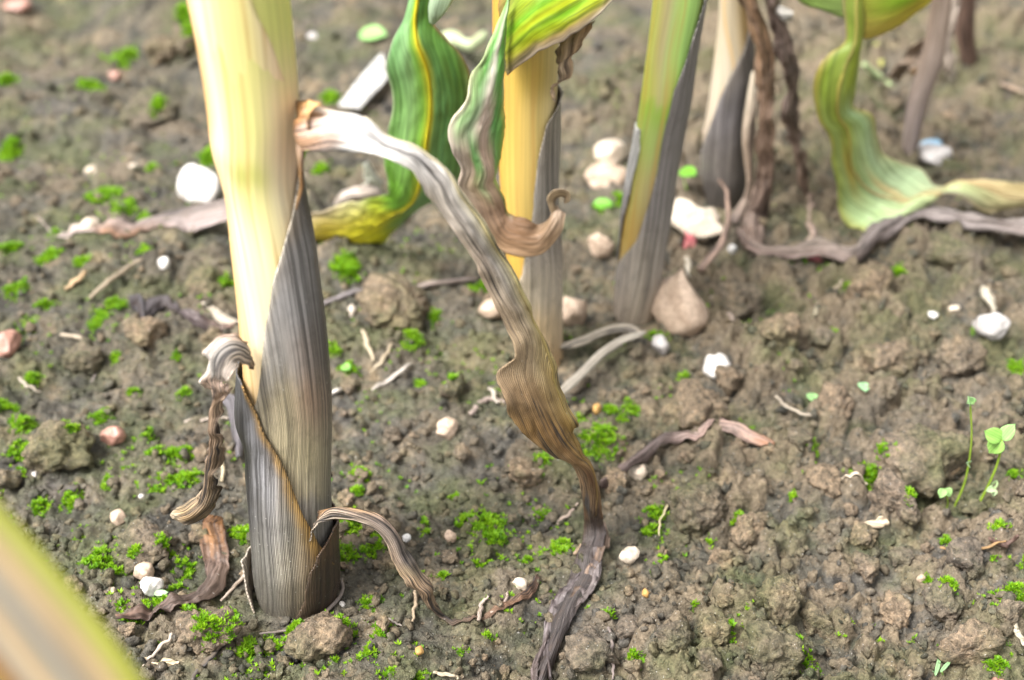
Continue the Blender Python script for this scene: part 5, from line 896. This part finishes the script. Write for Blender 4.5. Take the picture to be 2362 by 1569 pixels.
MOSS = [(280, 135, 60, 46), (210, 200, 50, 25), (15, 180, 34, 26), (25, 355, 36, 46), (430, 40, 44, 46), (447, 92, 36, 34), (480, 360, 34, 44), (240, 455, 70, 44), (285, 485, 46, 40), (115, 600, 48, 30), (25, 575, 42, 24), (38, 672, 48, 44), (105, 700, 44, 18), (232, 738, 46, 56), (268, 708, 56, 28), (62, 756, 40, 30), (75, 870, 34, 40), (232, 960, 44, 34), (52, 985, 50, 56), (20, 942, 44, 30), (40, 1040, 50, 40), (400, 1052, 110, 34), (415, 1112, 100, 36), (362, 1130, 36, 20),
    (246, 1116, 34, 28), (166, 1156, 48, 44), (95, 1168, 42, 38), (62, 1090, 36, 30), (228, 1288, 66, 60), (262, 1322, 30, 20), (386, 1276, 36, 26), (318, 1306, 26, 26), (430, 1322, 50, 40), (410, 1360, 40, 26), (366, 1402, 60, 40), (280, 1393, 24, 28), (300, 1432, 40, 20), (564, 1232, 60, 46), (440, 1440, 56, 26), (490, 1492, 60, 50), (526, 1424, 44, 34), (568, 1498, 62, 50), (636, 1490, 56, 46), (684, 1482, 34, 40), (592, 1556, 40, 24),
    (130, 540, 30, 20), (190, 610, 30, 18), (330, 575, 30, 16), (270, 830, 26, 26), (310, 905, 26, 24), (425, 905, 28, 30), (405, 815, 22, 20), (345, 1010, 30, 26), (180, 1045, 30, 20), (510, 885, 20, 20), (540, 990, 30, 24), (370, 280, 30, 24), (335, 505, 28, 20), (350, 390, 24, 18),
    (800, 622, 56, 42), (526, 652, 32, 30), (760, 232, 36, 28), (952, 780, 52, 46), (1003, 745, 28, 26), (762, 808, 50, 30), (805, 856, 44, 30), (800, 1208, 70, 50), (790, 1288, 64, 44), (868, 1258, 66, 50), (852, 1388, 46, 32), (882, 1452, 42, 46), (980, 1222, 24, 46), (1108, 1206, 110, 56), (1140, 1242, 60, 34), (1112, 1302, 40, 34), (1292, 1270, 48, 44), (1252, 1186, 46, 26), (1385, 1012, 84, 64), (1450, 946, 46, 36), (1412, 948, 36, 24), (1345, 982, 44, 26), (1232, 1110, 30, 28), (1252, 1062, 34, 36), (1042, 906, 28, 22), (968, 892, 26, 26),
    (1510, 1192, 54, 34), (1500, 1226, 34, 24), (1515, 776, 44, 18), (1576, 868, 28, 16), (1300, 776, 30, 20), (830, 1092, 50, 30), (822, 1132, 36, 24), (690, 350, 30, 26), (740, 390, 30, 20), (1105, 672, 36, 24), (1865, 1028, 46, 34), (2005, 1090, 76, 46), (1388, 486, 42, 22), (1428, 462, 20, 30), (2066, 630, 26, 26), (1832, 625, 46, 18), (2344, 1100, 40, 40), (2322, 1384, 104, 72), (1862, 1540, 56, 40), (2178, 1378, 36, 46), (2135, 1340, 24, 22), (1708, 1172, 50, 22), (2356, 1320, 24, 30), (2186, 1250, 36, 30), (2302, 1216, 40, 22), (1466, 1522, 34, 36), (1402, 1416, 28, 18),
    (2300, 1530, 50, 34), (1688, 1462, 18, 34), (902, 1560, 60, 26), (972, 1564, 40, 18), (1062, 1504, 30, 14), (2085, 1205, 22, 22), (1945, 690, 20, 14), (2340, 850, 30, 40), (940, 1385, 24, 18), (1215, 1290, 26, 20), (760, 1440, 40, 20), (800, 1470, 34, 22), (850, 1510, 34, 26), (720, 1560, 36, 26), (1050, 1150, 26, 20), (1020, 1330, 22, 18), (1130, 1470, 24, 14), (1640, 1240, 20, 20), (1530, 1290, 22, 20), (1600, 1395, 16, 14), (660, 1420, 0, 0), (1920, 775, 20, 14), (1830, 1145, 20, 20), (2230, 1330, 16, 14), (1895, 640, 14, 22), (2290, 1290, 16, 20)]
for i, (x, y, w, h) in enumerate(MOSS):
    if w == 0: continue
    p = GP(x, y); d = depth_of(p); rx = w*.58*d/FPX; el = math.atan2(CAM_H-p[2], p[1]); ry = h*.56*d/FPX/math.sin(el)*.9
    n = int(min(420, max(14, math.pi*rx*ry/(.0011**2)*1.5)))
    r = np.random.default_rng(500+i); q = r.normal(0, .52, (n, 2)); q = q[(q**2).sum(1) < 1.5]
    keep = vn(q[:, 0]*2.2+i*3.7, q[:, 1]*2.2, seed=6) > -.42-(1-(q**2).sum(1))*.35
    q = q[keep]
    xx, yy = p[0]+q[:, 0]*rx, p[1]+q[:, 1]*ry
    zg = surf(xx, yy); zz = zg-.0003+np.clip(1-(q**2).sum(1), 0, 1)*min(.0022, rx*.35)*r.uniform(.4, 1.1, len(q))
    org = np.array([p[0], p[1], float(zz.min())])
    far = 1+.5*(d > .65)
    o = link('moss_tuft', moss_mesh('moss_tuft', np.stack([xx, yy, zz], -1), org, seed=i, size=.00135*far), M['moss'], None, tuple(org))
    big = w*h > 2300
    tag(o, beside(x, y, 'broad bright green moss cushion' if big else 'small bright green moss tuft', 100, 'broad bright green moss cushion on open soil' if big else 'small bright green moss tuft on open soil'), 'moss', 'broad moss cushions' if big else 'small moss tufts')
# scattered single shoots
n_s = 5200; pxs = rng.uniform(-60, 2420, n_s); pys = 60+1540*rng.random(n_s)**.75; pts = []
for x, y in zip(pxs, pys):
    k = vn(np.array([x/95.]), np.array([y/70.]), seed=42)[0]+.25*vn(np.array([x/30.]), np.array([y/24.]), seed=43)[0]
    if k > .18+.42*float(sstep(900, 1800, x)): pts.append(PZ(x, y, 0))
pts = np.array(pts); pts[:, 2] = GH(pts[:, 0], pts[:, 1])
tag(link('moss_specks', moss_mesh('moss_specks', pts, np.zeros(3), seed=99, size=.0013), M['moss']), 'tiny scattered specks of green moss over the soil', 'moss specks', None, 'stuff')

# ------------------------------------------------------------------ clover seedlings, cotyledons, husks
def leaflet(name, base, dirv, up, L, W, col, parent, fold=.25, seed=0):
    dirv = np.array(dirv, float); dirv /= np.linalg.norm(dirv); up = np.array(up, float); s = np.cross(dirv, up); s /= np.linalg.norm(s); n = np.cross(s, dirv)
    nv, nu = 14, 11; v = np.linspace(0, 1, nv)[:, None]; u = np.linspace(-1, 1, nu)[None, :]
    w = W*.5*np.sin(np.pi*np.clip(v, 0, 1)**.8)**.75+.00005
    S = np.array(base)+dirv*(v*L-.08*L*(u**2)*sstep(.7, 1, v))[..., None]*1+s*(u*w)[..., None]+n*(fold*w*np.abs(u)-L*.12*v**2+.0001*vn(u*3+seed, v*5, seed=seed))[..., None]
    N = np.broadcast_to(n, S.shape); Vt, F, k = shell(S, N, .00025)
    c = np.broadcast_to(np.array(col), (nv, nu, 3))*(1+.12*vn(u*4+seed, v*4, seed=seed))[..., None]*(1-.12*np.exp(-(u/.12)**2))[..., None]
    c = np.clip(c, 0, 1).reshape(-1, 3)
    uv = np.stack([u*w*100+50, v*L*100+0*u], -1).reshape(-1, 2)
    org = np.array(parent.location) if parent is not None else np.array(base)
    o = link(name, mesh_np(name, Vt-org, F, np.concatenate([uv, uv]), np.concatenate([c, c])), M['green'], parent, None if parent is not None else tuple(org))
    return o
gc, st_c = (.30, .56, .12), (.26, .38, .04)
bpt = GP(2240, 1182); Yc = bpt[1]
cl1 = empty('clover_seedling', bpt, 'small clover seedling with three open rounded bright green leaflets', 'clover', 'clover seedlings')
hub = PY(2311, 1014, Yc-.004)
tube('stem', [bpt-(0, 0, .002), PY(2265, 1148, Yc), PY(2292, 1092, Yc-.002), PY(2306, 1050, Yc-.003), hub], [.0007, .0006, .0005], M['green'], st_c, cl1, nseg=8, n=30, wob=.05)
leaflet('leaflet', hub, PY(2252, 985, Yc-.004)-hub, (-.35, -.72, .6), .0082, .0064, gc, cl1, fold=.08, seed=1)
leaflet('leaflet', hub, PY(2262, 1066, Yc-.004)-hub, (-.35, -.72, .6), .0082, .0064, (.32, .58, .13), cl1, fold=.08, seed=2)
leaflet('leaflet', hub, PY(2356, 958, Yc-.004)-hub, (-.70, -.62, .3), .0082, .0054, (.34, .6, .2), cl1, seed=3, fold=.3)
b2 = GP(2200, 1168); Y2 = b2[1]
cl2 = empty('clover_seedling', b2, 'thin clover seedling with a folded leaf bud on a tall straight stem', 'clover', 'clover seedlings')
top2 = PY(2238, 932, Y2-.002)
tube('stem', [b2-(0, 0, .002), PY(2222, 1122, Y2), PY(2233, 1078, Y2-.001), PY(2241, 1010, Y2-.002), top2], [.0006, .0005, .00045], M['green'], st_c, cl2, nseg=8, n=30, wob=.05)
leaflet('leaflet', top2, PY(2232, 896, Y2-.004)-top2, (.4, -.8, .3), .0046, .0036, (.36, .58, .26), cl2, fold=.9, seed=4)
leaflet('leaflet', top2, PY(2218, 920, Y2-.008)-top2, (0, -.3, .9), .0034, .0030, (.36, .58, .26), cl2, fold=.8, seed=5)
leaflet('leaflet', top2, PY(2258, 924, Y2-.008)-top2, (0, -.3, .9), .0034, .0028, (.34, .56, .2), cl2, fold=.8, seed=6)
k2 = PY(2233, 1072, Y2-.001)
leaflet('leaflet', k2, PY(2226, 1058, Y2-.006)-k2, (.3, -.6, .6), .0030, .0028, (.45, .62, .36), cl2, fold=.9, seed=7)
b3 = GP(2180, 1182); Y3 = b3[1]
cl3 = empty('clover_seedling', b3, 'tiny clover shoot with a folded arrow shaped leaf bent over', 'clover', 'clover seedlings')
t3 = PY(2178, 1128, Y3-.001)
tube('stem', [b3-(0, 0, .002), PY(2186, 1160, Y3), t3], [.0005, .0004], M['green'], st_c, cl3, nseg=8, n=16, wob=.05)
leaflet('leaflet', t3, PY(2198, 1150, Y3-.003)-t3, (.4, -.7, .5), .0042, .0036, (.34, .56, .2), cl3, fold=.7, seed=8)
leaflet('leaflet', t3, PY(2168, 1150, Y3-.004)-t3, (-.4, -.7, .5), .0042, .0034, (.34, .56, .2), cl3, fold=.7, seed=9)
b4 = GP(2246, 1172); Y4 = b4[1]
cl4 = empty('clover_seedling', b4, 'tiny clover shoot with a curled pale leaf hook', 'clover', 'clover seedlings')
tube('stem', [b4-(0, 0, .002), PY(2262, 1148, Y4), PY(2278, 1128, Y4-.001), PY(2298, 1110, Y4-.002), PY(2300, 1118, Y4-.003), PY(2290, 1130, Y4-.004)], [.0005, .00045, .0005, .0006], M['green'], (.42, .56, .26), cl4, nseg=8, n=30, wob=.05)
h4 = PY(2291, 1128, Y4-.004)
leaflet('leaflet', h4, PY(2270, 1134, Y4-.006)-h4, (0, -.6, .8), .0036, .0026, (.5, .64, .36), cl4, fold=.8, seed=10)
leaflet('leaflet', h4, PY(2292, 1146, Y4-.006)-h4, (0, -.6, .8), .0030, .0024, (.48, .62, .34), cl4, fold=.8, seed=11)
def coty(px, py, ang, Lpx, Wpx, col, lab, lift=.003):
    p = GP(px, py, lift); d = depth_of(p); L, W = Lpx*d/FPX, Wpx*d/FPX
    q = PZ(px+math.cos(ang)*40, py-math.sin(ang)*40, p[2]); dv = q-p; dv /= np.linalg.norm(dv)
    e = empty('green_seedling', p-np.array([0, 0, lift]), lab, 'seedling', 'small green seed leaves on the soil')
    b = p-dv*L*.5
    leaflet('seed_leaf', b, dv+np.array([0, 0, .25]), (0, -.45, .9), L, W, col, e, fold=.15, seed=int(px))
    tube('stem', [e.location-Vector((0, 0, .002)), np.array(b)*.5+np.array(e.location)*.5, b+dv*L*.1], [.0006, .0005], M['green'], (.3, .45, .12), e, nseg=6, n=10, wob=.05)
coty(862, 95, .0, 78, 46, (.34, .62, .2), 'bright green oval seed leaf near the white strip of straw')
coty(1585, 432, .3, 50, 36, (.16, .42, .03), 'deep green oval seed leaf at the foot of the withered stalk', .008)
coty(1872, 933, -1.2, 42, 26, (.36, .66, .26), 'small pale green seed leaf below a grey clod')
coty(1990, 908, -1.1, 44, 26, (.38, .66, .34), 'small pale green seed leaf beside a dark hollow')
coty(1392, 486, .1, 50, 30, (.16, .44, .03), 'green seed leaf lying right of the curled brown leaf tip')
coty(800, 862, -.5, 30, 22, (.26, .55, .12), 'tiny green seed leaf in the soil right of the main stalk')
coty(2160, 1548, 1.3, 70, 9, (.30, .50, .24), 'fine grass blade sprouting from the front soil'); coty(2140, 1550, 2.0, 56, 8, (.30, .50, .24), 'short grass blade leaning left on the front soil'); coty(2178, 1552, .9, 46, 8, (.30, .50, .24), 'short grass blade leaning right on the front soil')
coty(376, 1384, .3, 36, 14, (.40, .62, .32), 'slim pale green seed leaf beside the purple brown leaf')
litter('dead_leaf', [(1018, 78, 1022, 92, -.012, -.010, 0), (1045, 70, 1050, 104, -.014, -.008, .002), (1080, 92, 1085, 118, -.014, -.008, .002), (1112, 72, 1120, 100, -.014, -.008, .001), (1122, 76, 1126, 84, -.010, -.008, 0)], 'green', const((.55, .62, .36)), 'pale green leaf scrap lying far behind the green leaf', 'leaf scrap', nu=12, nv=40, ruffle=.001, seed=120)
def husk(px, py, ang, Lpx, Wpx, col, lab):
    p = GP(px, py, .0015); dx, dy = math.cos(ang)*Lpx/2, -math.sin(ang)*Lpx/2
    nx, ny = math.sin(ang)*Wpx/2, math.cos(ang)*Wpx/2
    st = [(px-dx+nx*.15, py-dy+ny*.15, px-dx-nx*.15, py-dy-ny*.15, -.004, -.004, 0), (px-dx*.5+nx, py-dy*.5+ny, px-dx*.5-nx, py-dy*.5-ny, -.004, -.005, .0012), (px+dx*.3+nx*.9, py+dy*.3+ny*.9, px+dx*.3-nx*.9, py+dy*.3-ny*.9, -.004, -.005, .0012), (px+dx+nx*.1, py+dy+ny*.1, px+dx-nx*.1, py+dy-ny*.1, -.004, -.004, 0)]
    tag(strip('seed_husk', st, M['straw'], const(col), None, nu=10, nv=24, rest=True, seed=int(px), crinkle=.0002), lab, 'husk', 'seed husks on the soil')
husk(1968, 1112, -.15, 68, 20, (.72, .60, .46), 'cream pink seed husk in front of a moss patch')
husk(2022, 1210, -.1, 56, 16, (.60, .48, .34), 'tan seed husk on brown clods')
husk(380, 1552, .12, 76, 24, (.68, .54, .36), 'straw coloured seed husk in front of the mossy clod')
husk(1815, 1543, .4, 22, 8, (.7, .6, .45), 'tiny curved pale husk on the front soil')
p = GP(937, 1242)
o = link('snail_shell', rock_mesh('snail_shell', 77, rough=.05, facets=0, fine=0.), stone_mat('shell_white', (.86, .85, .83), (.8, .78, .75), .35)); place(o, 937, 1245, 22, 26, sink=.1); o.rotation_euler = (.3, .5, .4); tag(o, 'small bright white rounded snail shell right of the bowed leaf', 'shell')
